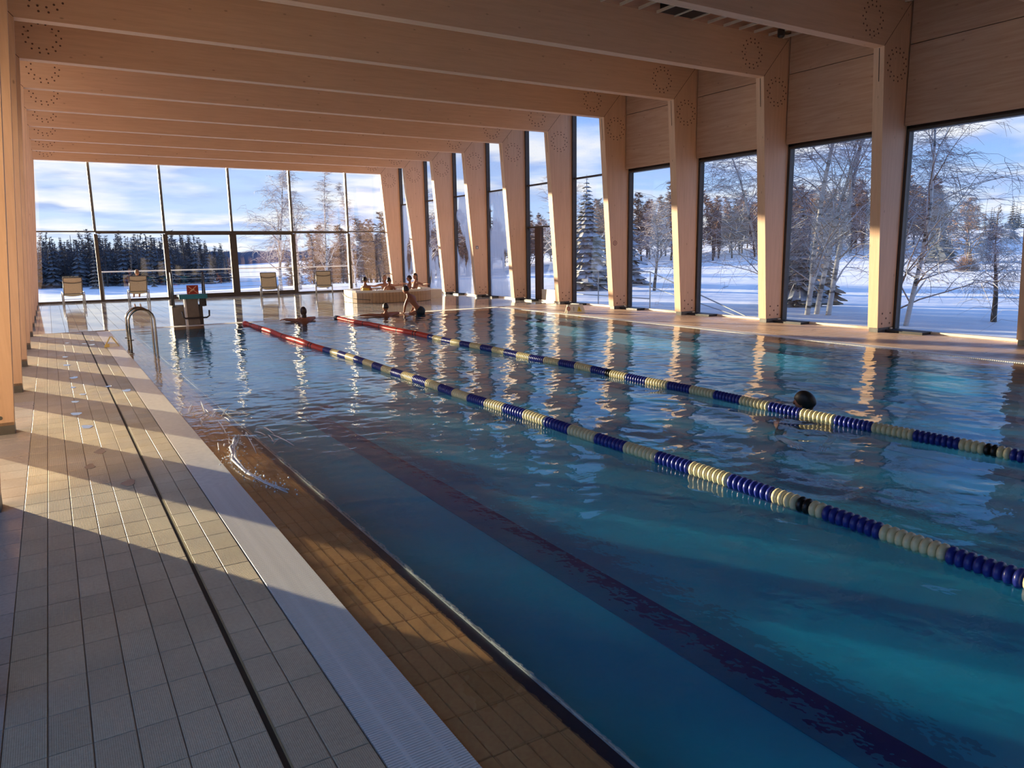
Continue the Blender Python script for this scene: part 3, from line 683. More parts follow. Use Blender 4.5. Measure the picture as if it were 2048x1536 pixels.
# birches seen through the end wall
bare_tree('birch_tree', 'leaning bare birch seen through the end wall above the third lounger', 'tree', (12.0, 46.4), 3, 8.3, .11, M['birch'], M['twig'], 'birches by the lake', nprim=34, plen=.34, tw=.008, lean=(-.06, 0), first=.12, **BK)
bare_tree('birch_tree', 'slim bare birch left of the fifth mullion of the end wall', 'tree', (13.3, 46.8), 4, 8.0, .10, M['birch'], M['twig'], 'birches by the lake', nprim=30, plen=.26, tw=.008, first=.1, spread=.55, droop=.2)
bare_tree('birch_tree', 'narrow bare birch right behind the fourth lounger', 'tree', (14.9, 46.4), 5, 7.4, .09, M['birch'], M['twig'], 'birches by the lake', nprim=30, plen=.24, tw=.008, first=.1, spread=.5, droop=.18)
bare_tree('birch_tree', 'small bare tree in the rightmost pane of the end wall', 'tree', (17.2, 47.5), 6, 6.6, .08, M['birch'], M['twig'], 'birches by the lake', nprim=26, plen=.24, tw=.008, first=.1, spread=.5, droop=.2)
# by the right-hand windows
bare_tree('birch_tree', 'large weeping birch filling the third panelled window from the near side', 'tree', (20.6, 16.9), 21, 7.6, .06, M['birch'], M['twig'], 'birches by the right windows', twigs=9, nprim=60, plen=.52, tw=.0055, lean=(-.12, .05), first=.10, spread=.95, droop=.42, stems=2)
bare_tree('birch_tree', 'tall white double-stemmed birch behind the second panelled window', 'tree', (20.3, 14.6), 22, 12.0, .085, M['birch'], M['twig'], 'birches by the right windows', nprim=84, plen=.30, tw=.0055, first=.06, twigs=8, stems=3, **BK)
bare_tree('birch_tree', 'frosted birch spreading at the left of the rightmost window', 'tree', (19.4, 11.75), 23, 8.2, .07, M['birch'], M['twig'], 'birches by the right windows', twigs=9, nprim=74, plen=.44, tw=.0055, lean=(.10, -.10), first=.06, spread=.9, droop=.30, stems=2)
bare_tree('lawn_tree', 'small bare lawn tree with drooping twigs in the rightmost window', 'tree', (22.4, 10.6), 24, 2.75, .085, M['trunk'], M['twig'], None, nprim=26, plen=.42, tw=.0055, first=.35, spread=1.0, droop=.55)
bare_tree('lawn_tree', 'bare young tree alone on blue snow behind the fourth window', 'tree', (27.0, 29.5), 25, 4.4, .09, M['trunk'], M['twig'], None, nprim=36, plen=.45, tw=.008, first=.25, spread=.75, droop=.1)
bare_tree('lawn_tree', 'dark twisted bare tree beside the small fir on the snowy slope', 'tree', (64, 32.6), 26, 5.0, .22, M['trunk'], M['twig2'], None, nprim=30, plen=.5, tw=.02, first=.2, spread=.9, droop=.25)
bare_tree('lawn_tree', 'bare tree behind the dark door in the right-hand glazing', 'tree', (27, 37.5), 27, 8.0, .12, M['trunk'], M['twig'], None, nprim=40, plen=.36, tw=.009, first=.1, spread=.7, droop=.15)
bare_tree('lawn_tree', 'bare orchard-like tree seen through the tall window beside the tub', 'tree', (24, 50), 28, 7.0, .12, M['trunk'], M['twig'], None, nprim=40, plen=.42, tw=.01, first=.1, spread=.8, droop=.2)
# round clipped shrub
def shrub():
    rg = random.Random(9); segs = []
    for i in range(700):
        d = Vector((rg.gauss(0, 1), rg.gauss(0, 1), abs(rg.gauss(0, .8)))).normalized(); p = Vector((d.x*.9, d.y*.9, d.z*1.25))*rg.uniform(.6, 1); segs.append((p*.25+Vector((0, 0, .1)), p, .018, .008))
    t = thing('round_shrub', 'round dense bare shrub on the snowy lawn in the rightmost window', 'shrub', (53.4, 27.3, ground_z(53.4, 27.3)))
    o = link('twigs', seg_mesh('twigs', segs, M['twig2']), t); o['kind'] = 'stuff'
    part('stem', MB().tube([(0, 0, -.1), (0, 0, .4)], .06, 6), M['trunk'], t)
shrub()
def spruce_mesh(seed, h, w, layers, per, droop=.35):
    rg = random.Random(seed); m = MB()
    for i in range(layers):
        f = i/(layers-1); z = h*(.06+.92*f); R_ = w*(1-f)**.85*rg.uniform(.85, 1.1)+.05
        n = max(4, int(per*(1-f*.6)))
        for k in range(n):
            a = 6.283*(k+rg.random()*.7)/n; L = R_*rg.uniform(.7, 1.12); ww = L*.26+.03; ca, sa = math.cos(a), math.sin(a)
            pts = []
            for t, wd, dz in ((0, .3, .10), (.45, 1.0, .02), (.8, .75, -droop*.55), (1.0, .06, -droop*.8)):
                x, y = ca*L*t, sa*L*t; zz = z+dz*L
                pts += [(x-sa*ww*wd, y+ca*ww*wd, zz-.10*L*wd), (x, y, zz+.03*L), (x+sa*ww*wd, y-ca*ww*wd, zz-.10*L*wd)]
            fs = []
            for j in range(3):
                b = j*3; fs += [(b+1, b, b+3, b+4), (b+2, b+1, b+4, b+5)]
            m.add(pts, fs)
    return m
def spruce(label, loc, seed, h, w, layers, per, mat, group=None, name='spruce_tree'):
    t = thing(name, label, 'tree', (loc[0], loc[1], ground_z(*loc)-.05), 0, group)
    o = part('needles', spruce_mesh(seed, h, w, layers, per), mat, t); o['kind'] = 'stuff'
    part('trunk', MB().tube([(0, 0, -.1), (0, 0, h*.97)], [w*.07, .01], 6), M['trunk'], t); return t
spruce('snow laden fir standing left of the white birches in the second panelled window', (22.6, 17.2), 1, 3.75, 1.15, 26, 17, M['spruce'])
spruce('brown young larch behind the white birches', (25.0, 18.2), 2, 3.6, 1.0, 24, 15, M['spruce_brown'], name='larch_tree')
spruce('tall snowy spruce behind the rightmost tall window', (24.9, 32.6), 3, 6.3, 1.5, 30, 18, M['spruce'])
spruce('tall dark spruce at the left of the fourth panelled window', (29.0, 34.6), 4, 6.2, 1.7, 28, 16, M['spruce'])
spruce('small dark fir beside the twisted tree on the snowy slope', (61.2, 33.4), 5, 3.6, 1.5, 16, 14, M['spruce_far'])
for i, (x, y) in enumerate(((118, 57), (120.5, 55.5), (123, 54.5))): spruce(['leftmost', 'middle', 'rightmost'][i]+' of three small firs on the snowy hill crest', (x, y), 30+i, 2.6, 1.0, 10, 9, M['spruce_far'], 'three small firs on the hill')
# forests, each tree an object sharing a few meshes
def forest_decid(seed, h):
    tr, br = branchy(seed, h, h*.017, nprim=36, spread=.65, droop=.05, first=.08, twigs=6, sub=6, plen=.34, tw=.03)
    return seg_mesh('trunk', tr, M['trunk'], 4), seg_mesh('branches', br, M['twig2'], 3)
DEC = [forest_decid(50+i, 8.5) for i in range(4)]
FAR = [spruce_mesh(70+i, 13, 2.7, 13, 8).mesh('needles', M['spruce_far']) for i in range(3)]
FARB = [spruce_mesh(75+i, 12, 2.0, 13, 8).mesh('needles', M['spruce_brown']) for i in range(2)]
FDEC = [seg_mesh('branches', branchy(90+i, 13, .2, nprim=22, spread=.6, droop=.02, first=.1, twigs=4, sub=5, plen=.30, tw=.05)[1], snowy_mat(f'far_twigs', (.06, .06, .07), .25, lo=.5, hi=1.2), 3) for i in range(2)]
FTRUNK = MB().tube([(0, 0, -1), (0, 0, 12)], [.2, .05], 5).mesh('trunk', M['trunk'])
def plant(kind, loc, sc, label, group):
    t = thing({'d': 'forest_tree', 'f': 'lakeside_spruce', 'b': 'lakeside_larch', 'g': 'lakeside_tree'}[kind], label, 'tree', (loc[0], loc[1], ground_z(*loc)-.2), RT.uniform(0, 6.28), group); t.scale = (sc*RT.uniform(.9, 1.15),)*2+(sc,)
    if kind == 'd': a, b = RT.choice(DEC); link('trunk', a, t); link('branches', b, t)['kind'] = 'stuff'
    else: link('needles' if kind != 'g' else 'branches', RT.choice({'f': FAR, 'b': FARB, 'g': FDEC}[kind]), t)['kind'] = 'stuff'; link('trunk', FTRUNK, t)
def pol(az, d): return (d*math.sin(math.radians(az)), d*math.cos(math.radians(az)))
def spread(n, az0, az1, d0, d1, cand=14):
    pts = []
    for i in range(n):
        best = max(((lambda q: (min([(q[0]-p[0])**2+(q[1]-p[1])**2 for p in pts] or [9e9]), q))(pol(RT.uniform(az0, az1), RT.uniform(d0, d1))) for _ in range(cand)), key=lambda t: t[0])
        pts.append(best[1])
    return pts
FP = spread(150, 21, 61, 92, 140); LP_ = spread(230, -4.5, 11, 202, 250); HP = spread(60, 58, 70, 205, 250)
for i in range(150):       # brown mixed forest beyond the right-hand windows
    plant('d', FP[i], RT.uniform(.80, 1.10), 'brown leafless tree in the wood beyond the right-hand windows', 'brown wood beyond the lawn')
for i in range(22):
    az = 15+RT.random()*11; d = RT.uniform(70, 105); plant('d', pol(az, d), RT.uniform(.6, .85), 'leafless tree in the thicket beyond the lake-side corner', 'thicket by the lake corner')
for i in range(230):      # dark forest across the lake
    x, y = LP_[i]; az = math.degrees(math.atan2(x, y)); hfac = 1.0 - max(0, (az-8.5))*.12
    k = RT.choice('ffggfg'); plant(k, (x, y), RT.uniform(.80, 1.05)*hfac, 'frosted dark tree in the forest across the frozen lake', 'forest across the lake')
for az, d, w_ in ((2.6, 203, 'leftmost and tallest'), (4.8, 203, 'middle'), (6.1, 204, 'rightmost')): plant('b', pol(az, d-12), .80 if w_[0] == 'l' else .55, f'{w_} of three golden trees at the edge of the forest across the lake', 'golden trees across the lake')
for i in range(60):       # wooded hill to the right
    x, y = HP[i]; az = math.degrees(math.atan2(x, y)); k = 'f' if RT.random() < .8 else 'g'
    plant(k, (x, y), RT.uniform(.35, .5)*(1+.05*(az-60)), 'dark spruce on the wooded hill in the rightmost window', 'wooded hill to the right')
# distant ridges
def ridge(label, az0, az1, d, zt, seed):
    rg = random.Random(seed); m = MB(); top = []; n = 60
    for i in range(n+1):
        az = az0+(az1-az0)*i/n; x, y = pol(az, d); e = min(1, min(i, n-i)/8); top.append((x, y, -6+(zt+6)*e+rg.uniform(-.8, 1.2)))
    vs = []; fs = []
    for x, y, z in top: s_ = 1.12; vs += [(x, y, -8), (x, y, z), (x*s_, y*s_, z*1.02+1), (x*s_, y*s_, -8)]
    for i in range(n): b = i*4; fs += [(b, b+4, b+5, b+1), (b+1, b+5, b+6, b+2), (b+2, b+6, b+7, b+3)]
    m.add(vs, fs); struct('distant_hill', m, M['far_hill'], label, 'hill')
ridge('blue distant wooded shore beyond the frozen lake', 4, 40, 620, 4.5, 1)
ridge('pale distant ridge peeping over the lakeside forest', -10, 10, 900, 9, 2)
# terrace with cable railing outside the end wall
def terrace():
    t = thing('terrace', 'snow dusted terrace outside the end wall', 'terrace', (0, 0, 0)); t['kind'] = 'structure'
    part('slab', MB().box(-.5, 13.5, YG+.15, 36.4, -.35, -.06), pmat('terrace_snow', (.82, .84, .87), .8, .05, 3), t)
    r = thing('terrace_railing', 'steel cable railing on the terrace outside the end wall', 'railing', (0, 36.1, -.06))
    for x in (1.9, 4.6, 7.4, 10.2, 12.9): part('post', MB().tube([(x, 0, 0), (x, 0, 1.16)], .02, 6), M['steel'], r)
    part('handrail', MB().tube([(1.9, 0, 1.18), (12.9, 0, 1.18)], .03, 8), pmat('pale_handrail', (.72, .70, .64), .4), r, label='pale round handrail')
    for z in (.16, .37, .58, .79, 1.0): part('cable', MB().tube([(4.6, 0, z), (12.9, 0, z)], .009, 5), M['steel'], r)
    # ramp railing outside the tall windows on the right
    q = thing('ramp_railing', 'grey steel ramp railing outside the tall right-hand windows', 'railing', (0, 0, 0))
    A, B = Vector((17.2, 24.6, -.4)), Vector((17.2, 19.0, -.4)); st = pmat('galvanised_steel', (.45, .47, .48), .35, .1, 20, .7)
    for i in range(5):
        p = A.lerp(B, i/4); part('post', MB().tube([p, p+Vector((0, 0, 1.35))], .022, 6), st, q)
    for z in (.45, .9, 1.35): part('rail', MB().tube([A+Vector((0, 0, z)), B+Vector((0, 0, z))], .02, 6), st, q)
    C_, D_ = Vector((17.2, 19.0, .95)), Vector((17.2, 14.6, -.35))
    part('rail', MB().tube([C_, D_], .02, 6), st, q); part('rail', MB().tube([C_-Vector((0, 0, .5)), D_-Vector((0, .0, .05))], .015, 6), st, q)
terrace()

# ------------------------------------------------------------------ lane ropes
def lane_rope(x, label, y0, y1, red_from, phase, blacks):
    t = thing('lane_rope', label, 'lane rope', (x, 0, 0.022), 0, 'lane ropes')
    pitch = .049
    fl = MB().lathe([(.016, 0), (.043, .003), (.056, .012), (.058, .026), (.045, .041), (.016, .046)], 14, 'y')
    mesh = {c: fl.mesh('float', M[c], True) for c in ('bluef', 'whitef', 'redf', 'blackf')}
    n = int((y1-y0)/pitch); rest = {c: MB() for c in mesh}; cnt = 0
    for i in range(n):
        y = y0+i*pitch; seg = int(math.floor((y-phase)/.392)); c = 'bluef' if seg % 2 else 'whitef'
        if y > red_from: c = 'redf' if int((y-red_from)/.2) % 5 != 3 else 'blackf' if i % 3 == 0 else 'redf'
        if any(abs(y-b) < .05 for b in blacks): c = 'blackf'
        dx = .018*math.sin(y*.9+x)+.006*math.sin(y*3.1); dz = .006*math.sin(y*2.3+x*3)
        if cnt < 300: link('float', mesh[c], t, (dx, y, dz)); cnt += 1
        else: rest[c].lathe([(.016, 0), (.056, .012), (.058, .026), (.016, .046)], 8, 'y', (dx, y, dz))
    for c, m in rest.items():
        if m.v: part('float_run', m, M[c], t, True, kind='stuff')
    part('cable', MB().tube([(.018*math.sin(y*.9+x), y, 0) for y in np.linspace(y0-.3, PYF+.02, 40)], .008, 6), M['cable'], t)
    part('end_float', MB().lathe([(.02, 0), (.065, .02), (.065, .25), (.02, .28)], 14, 'y', (0, y1, 0)), M['redf' if x < 5 else 'blackf'], t, True)
lane_rope(4.06, 'blue and cream lane rope nearer the left pool edge', 1.30, 19.2, 13.0, 2.415-.392, (2.93,))
lane_rope(6.43, 'blue and cream lane rope in the middle of the pool, farther right', 1.30, 19.2, 13.6, 3.557, (2.95, 7.9))

# ------------------------------------------------------------------ pool ladder
def ladder():
    t = thing('pool_ladder', 'stainless steel pool ladder with two hooped handrails at the left edge', 'ladder', (1.32, 14.8, 0))
    for dy in (0, .5):
        pth = [(-.21, dy, -.01), (-.21, dy, .58)] + [(-.21+.21*(1-math.cos(a)), dy, .58+.21*math.sin(a)) for a in np.linspace(.2, math.pi-.2, 9)] + [(.21, dy, .58), (.21, dy, .0), (.19, dy, -.45)]
        h = part('handrail', MB().tube(pth, .0205, 12), M['steel'], t, True)
        part('collar', MB().lathe([(.045, 0), (.045, .012), (.022, .02)], 12, 'z', (-.21, dy, 0)), M['steel'], h)
        part('clamp', MB().box(-.26, -.155, dy-.012, dy+.012, .235, .252), M['darksteel'], h, label='dark clamp bar')
    for z in (-.12, -.34): part('tread', MB().box(.15, .24, 0, .5, z-.015, z+.015), M['steel'], t)
ladder()
# ------------------------------------------------------------------ starting block
def block():
    t = thing('starting_block', 'starting block with a teal platform on the far pool edge', 'starting block', (3.0, 20.25, 0))
    conc = pmat('block_concrete', (.17, .145, .115), .6, .15, 8); teal = pmat('teal_platform', (.03, .22, .28), .45, .12, 8)
    part('pedestal', MB().prism_y([(-.15, 0), (.13, 0), (.11, .70), (-.17, .70)], -.12, .10), conc, t)
    part('edge_strip', MB().prism_y([(-.19, 0), (-.15, 0), (-.17, .70), (-.21, .70)], -.125, .06), M['white'], t, label='pale pedestal edge strip')
    st = MB(); st.cbox(-.47, .25, .12, .62, 0, .48, .02); part('step', st, conc, t)
    p = MB(); p.prism_y([(-.30, .70), (.33, .70), (.33, .76), (-.30, .76)], -.14, .42); part('platform', p, teal, t)
    part('platform_lip', MB().box(-.32, .34, -.17, -.135, .655, .765), teal, t)
    part('bracket', MB().box(.17, .30, .0, .06, .45, .70), M['darksteel'], t)
    for x in (-.42, .33):
        part('handrail', MB().tube([(x, .10, .45), (x, .12, 1.0), (x, .16, 1.26), (x, .22, 1.31), (x, .29, 1.26), (x, .38, .9), (x, .42, .46)], .021, 10), M['darksteel'], t, True)
    part('grip_bar', MB().tube([(-.28, -.10, .34), (-.28, -.2, .33), (-.27, -.22, .22), (-.22, -.22, .18), (.28, -.22, .18), (.34, -.22, .22), (.35, -.2, .36)], .021, 10), M['darksteel'], t, True)
    s = thing('warning_plate', 'small red no-diving plate with a pale cross on the starting block', 'sign', (3.03, 20.25, .765))
    red = pmat('red_plate', (.36, .035, .015), .45, .1, 10)
    part('plate', MB().box(-.135, .135, -.02, .02, 0, .225), red, s)
    c = MB()
    for a, b in (((-.10, .03), (.09, .20)), ((-.11, .20), (.12, .02))):
        d = Vector((b[0]-a[0], b[1]-a[1])); nrm = Vector((-d.y, d.x)).normalized()*.009
        c.prism_y([(a[0]-nrm.x, a[1]-nrm.y), (b[0]-nrm.x, b[1]-nrm.y), (b[0]+nrm.x, b[1]+nrm.y), (a[0]+nrm.x, a[1]+nrm.y)], -.024, -.02)
    c.tube([(-.05, -.022, .08), (.04, -.022, .12)], .02, 6)
    part('cross', c, pmat('pale_orange_print', (.75, .42, .25), .5), s, label='pale crossed pictogram')
block()
# ------------------------------------------------------------------ floor signs
def floor_signs():
    yel = pmat('yellow_plastic', (.78, .60, .18), .4, .08, 10); wht = pmat('white_plastic', (.78, .77, .68), .4, .05, 10)
    t = thing('floor_sign', 'small yellow triangular wet-floor stand on the grate by the ladder', 'floor sign', (.885, 16.25, 0), 0)
    f = MB()
    for a, b in (((-.125, .005), (-.01, .20)), ((.125, .005), (.01, .20))): f.tube([(a[0], 0, a[1]), (b[0], 0, b[1])], .012, 6)
    part('frame', f, yel, t); part('base', MB().prism_y([(-.12, 0), (.12, 0), (.085, .065), (-.085, .065)], -.02, .02), wht, t)
    part('yellow_tab', MB().prism_y([(-.121, 0), (-.04, 0), (-.04, .066), (-.086, .066)], -.024, -.02), yel, t)
    q = thing('floor_sign', 'white folded caution sign with red and yellow pictograms on the right deck', 'floor sign', (12.28, 16.6, 0), -.35)
    w = .26
    for sgn in (-1, 1):
        m = MB(); m.add([(-w, sgn*.13, 0), (w, sgn*.13, 0), (w*.85, sgn*.01, .23), (-w*.85, sgn*.01, .23), (-w, sgn*.12, 0), (w, sgn*.12, 0), (w*.85, 0, .225), (-w*.85, 0, .225)],
                        [(0, 1, 2, 3), (7, 6, 5, 4), (0, 4, 5, 1), (1, 5, 6, 2), (2, 6, 7, 3), (3, 7, 4, 0)]); part('panel', m, wht, q)
    def onface(poly, mat, name, lab):
        m = MB(); n = len(poly); P = [(x, -.132+.12*(z/.23)-.001, z) for x, z in poly]; m.add(P, [tuple(range(n))]); part(name, m, mat, q, label=lab)
    redp = pmat('red_print', (.62, .22, .17), .5); 
    onface([(-.205+.055*math.cos(a), .12+.06*math.sin(a)) for a in np.linspace(0, 6.283, 14)[:-1]], redp, 'red_disc', 'faded red round pictogram')
    onface([(-.205+.038*math.cos(a), .12+.042*math.sin(a)) for a in np.linspace(0, 6.283, 14)[:-1]], wht, 'disc_centre', 'white disc centre')
    onface([(-.07, .05), (-.055, .05), (-.035, .13), (-.05, .19), (-.075, .13)], pmat('grey_print', (.45, .46, .42), .5), 'figure', 'grey figure pictogram')
    onface([(.03, .04), (.17, .04), (.10, .19)], pmat('yellow_print', (.85, .68, .10), .5), 'yellow_triangle', 'yellow warning triangle')
    onface([(.09, .07), (.12, .07), (.11, .14), (.095, .14)], M['dark'], 'mark', 'dark mark in triangle')
    # pictogram discs on columns
    yk = YK(3)
    s = thing('column_sign', 'small round brown-ringed pictogram on the column by the first panelled window', 'sign', (13.88, yk, 1.89))
    m = MB()
    for i in range(20):
        a, b = 2*math.pi*i/20, 2*math.pi*(i+1)/20
        m.prism_y([(.055*math.cos(a), .055*math.sin(a)), (.068*math.cos(a), .068*math.sin(a)), (.068*math.cos(b), .068*math.sin(b)), (.055*math.cos(b), .055*math.sin(b))], -.006, -.001)
    part('ring', m, M['dowel'], s); part('pictogram', MB().ell((0, -.003, .012), (.014, .003, .02), 8, 6).prism_y([(-.006, -.035), (.008, -.035), (.01, 0), (-.008, 0)], -.006, -.001), M['dowel'], s)
    part('disc', MB().tube([(0, -.001, 0), (0, -.0035, 0)], .056, 20), pmat('clear_disc', (.60, .36, .24), .4), s)
    s2 = thing('column_sign', 'tiny grey square notice on a column near the tub', 'sign', (13.9, YK(6), 1.87))
    part('plate', MB().box(-.06, .06, -.006, -.001, -.06, .06), pmat('grey_plate', (.22, .22, .24), .4), s2); part('pictogram', MB().prism_y([(-.03, -.03), (.03, -.03), (0, .035)], -.008, -.006), M['white'], s2)
floor_signs()
# ------------------------------------------------------------------ sun loungers
def lounger(label, loc, rz):
    t = thing('sun_lounger', label, 'lounger', loc, rz, 'loungers by the end wall')
    fr = pmat('lounger_frame', (.12, .115, .11), .4, .1, 20, .6); fr2 = pmat('lounger_leg', (.45, .45, .44), .35, .1, 20, .7); fab = pmat('lounger_fabric', (.58, .49, .34), .8, .1, 40, bump=.2, bscale=200)
    w = .30
    for s in (-1, 1):
        part('side_rail', MB().tube([(s*w, -.10, 1.0), (s*w, .18, .42), (s*w, .35, .34), (s*w, 1.0, .40)], .016, 8), fr, t, True)
        part('leg', MB().tube([(s*(w+.03), -.02, 0), (s*(w+.03), .06, .33), (s*(w+.03), .12, .38)], .013, 8), fr2, t, True)
        part('leg', MB().tube([(s*(w+.03), .75, 0), (s*(w+.03), .70, .37)], .013, 8), fr2, t, True)
        part('armrest', MB().tube([(s*(w+.05), -.02, 0), (s*(w+.05), .0, .40), (s*(w+.05), .07, .46), (s*(w+.05), .55, .46), (s*(w+.05), .62, .40), (s*(w+.05), .62, 0)], .014, 8), fr2, t, True)
    part('top_bar', MB().tube([(-w, -.10, 1.0), (w, -.10, 1.0)], .016, 8), fr, t)
    part('back_bar', MB().tube([(x*w, -.02-.03, .84-.045*(1-x*x)) for x in np.linspace(-1, 1, 9)], .014, 8), fr, t, True)
    part('cross_bar', MB().tube([(-w, .19, .40), (w, .19, .40)], .014, 8), fr, t); part('stretcher', MB().tube([(-w-.03, .03, .20), (w+.03, .03, .20)], .010, 6), fr2, t)
    def sling(pts):
        m = MB(); P = []; n = 7
        for (y, z, sag) in pts:
            for i in range(n): u = -1+2*i/(n-1); P.append((u*(w-.01), y+sag*(1-u*u)*.6, z-sag*(1-u*u)))
        F = [(j*n+i, j*n+i+1, (j+1)*n+i+1, (j+1)*n+i) for j in range(len(pts)-1) for i in range(n-1)]
        k = len(P); P2 = [(x, y+.004, z-.004) for x, y, z in P]; m.add(P+P2, F+[tuple(i+k for i in f[::-1]) for f in F]); return m
    part('backrest', sling([(-.098, .99, .0), (-.03, .845, .02), (.06, .66, .03), (.17, .43, .03)]), fab, t, True); part('seat', sling([(.19, .41, .03), (.35, .335, .04), (.7, .365, .03), (.99, .395, 0)]), fab, t, True)
    return t
lounger('empty beige sling lounger at the far left before the end wall', (.70, 32.15, 0), .05)
lounger('beige sling lounger with a person sitting in it', (2.88, 32.1, 0), 0)
lounger('empty beige sling lounger before the double doors', (7.62, 31.35, 0), -.30)
lounger('empty beige sling lounger nearest the whirlpool tub', (9.92, 31.35, 0), -.32)

# ------------------------------------------------------------------ whirlpool tub
def rrect(x0, x1, y0, y1, r, n=8):
    P = []
    for cx, cy2, a0 in ((x1-r, y1-r, 0), (x0+r, y1-r, 90), (x0+r, y0+r, 180), (x1-r, y0+r, 270)):
        for i in range(n+1): a = math.radians(a0+90*i/n); P.append((cx+r*math.cos(a), cy2+r*math.sin(a)))
    return P
def tub():
    x0, x1, y0, y1 = 8.95, 12.0, 24.35, 26.95
    t = thing('whirlpool_tub', 'oval whirlpool tub clad in vertical timber slats with a pale rim', 'tub', ((x0+x1)/2, (y0+y1)/2, 0))
    cx, cy2 = (x0+x1)/2, (y0+y1)/2
    out = rrect(x0-cx, x1-cx, y0-cy2, y1-cy2, 1.1); inn = rrect(x0-cx+.28, x1-cx-.28, y0-cy2+.28, y1-cy2-.28, .85); n = len(out)
    wd = pmat('tub_slat', (.42, .28, .16), .5, .12, 6); rim = pmat('tub_rim', (.62, .58, .50), .35, .05, 8)
    def ringm(A, B, za, zb): return MB().add([(x, y, za) for x, y in A]+[(x, y, zb) for x, y in B], [(i, (i+1) % n, n+(i+1) % n, n+i) for i in range(n)])
    m = ringm(out, out, .36, .43); t2 = MB().add([(x, y, .43) for x, y in out]+[(x, y, .43) for x, y in inn]+[(x, y, .05) for x, y in inn], [(i, (i+1) % n, n+(i+1) % n, n+i) for i in range(n)]+[(n+i, n+(i+1) % n, 2*n+(i+1) % n, 2*n+i) for i in range(n)]+[tuple(range(2*n, 3*n))])
    part('rim', m, rim, t, False); part('shell', t2, rim, t)
    core = rrect(x0-cx+.03, x1-cx-.03, y0-cy2+.03, y1-cy2-.03, 1.07); part('core', MB().prism_z(core, 0, .04), M['dark'], t)
    # slats round the outside
    per = [];  L = 0
    for i in range(n):
        a, b = Vector(out[i]), Vector(out[(i+1) % n]); per.append((L, a, b)); L += (b-a).length
    ns = 78; sl = MB().box(-L/ns/2+.004, L/ns/2-.004, 0, .03, .01, .36).mesh('slat', wd)
    for k in range(ns):
        s = L*(k+.5)/ns
        for (l0, a, b) in per:
            d = (b-a).length
            if l0 <= s < l0+d:
                p = a.lerp(b, (s-l0)/d); ang = math.atan2(b.y-a.y, b.x-a.x); link('slat', sl, t, (p.x, p.y, 0), (0, 0, ang)); break
    part('grab_rope', MB().tube([(-1.52, .55, .30), (-1.58, .2, .22), (-1.56, -.2, .18), (-1.40, -.75, .14), (-1.1, -1.1, .12)], .012, 6), M['plinth'], t, True)
    w = MB(); rg = random.Random(3); inn2 = rrect(x0-cx+.29, x1-cx-.29, y0-cy2+.29, y1-cy2-.29, .84)
    w.prism_z(inn2, .37, .385)
    wo = tag(link('tub_water', w.mesh('tub_water', pmat('bubbling_water', (.72, .76, .78), .12, .15, 6, bump=.5, bscale=12)), None, (cx, cy2, 0)), 'bubbling pale water inside the whirlpool tub', 'water', None, 'stuff')
    fo = MB()
    for i in range(120): x, y = rg.uniform(-1.1, 1.1), rg.uniform(-.9, .9); r = rg.uniform(.02, .06); fo.ell((x, y, .385), (r, r, r*.5), 6, 4)
    part('foam', fo, pmat('foam', (.9, .92, .93), .6), wo, True, kind='stuff')
    b = thing('tub_step', 'low pale step box at the right end of the tub', 'step', (12.45, 26.2, 0)); part('box', MB().cbox(-.33, .33, -.35, .35, 0, .32, .02), pmat('pale_step', (.66, .63, .57), .5, .05, 5), b); part('foot', MB().box(-.36, -.28, -.40, -.34, 0, .06), M['black'], b)
tub()

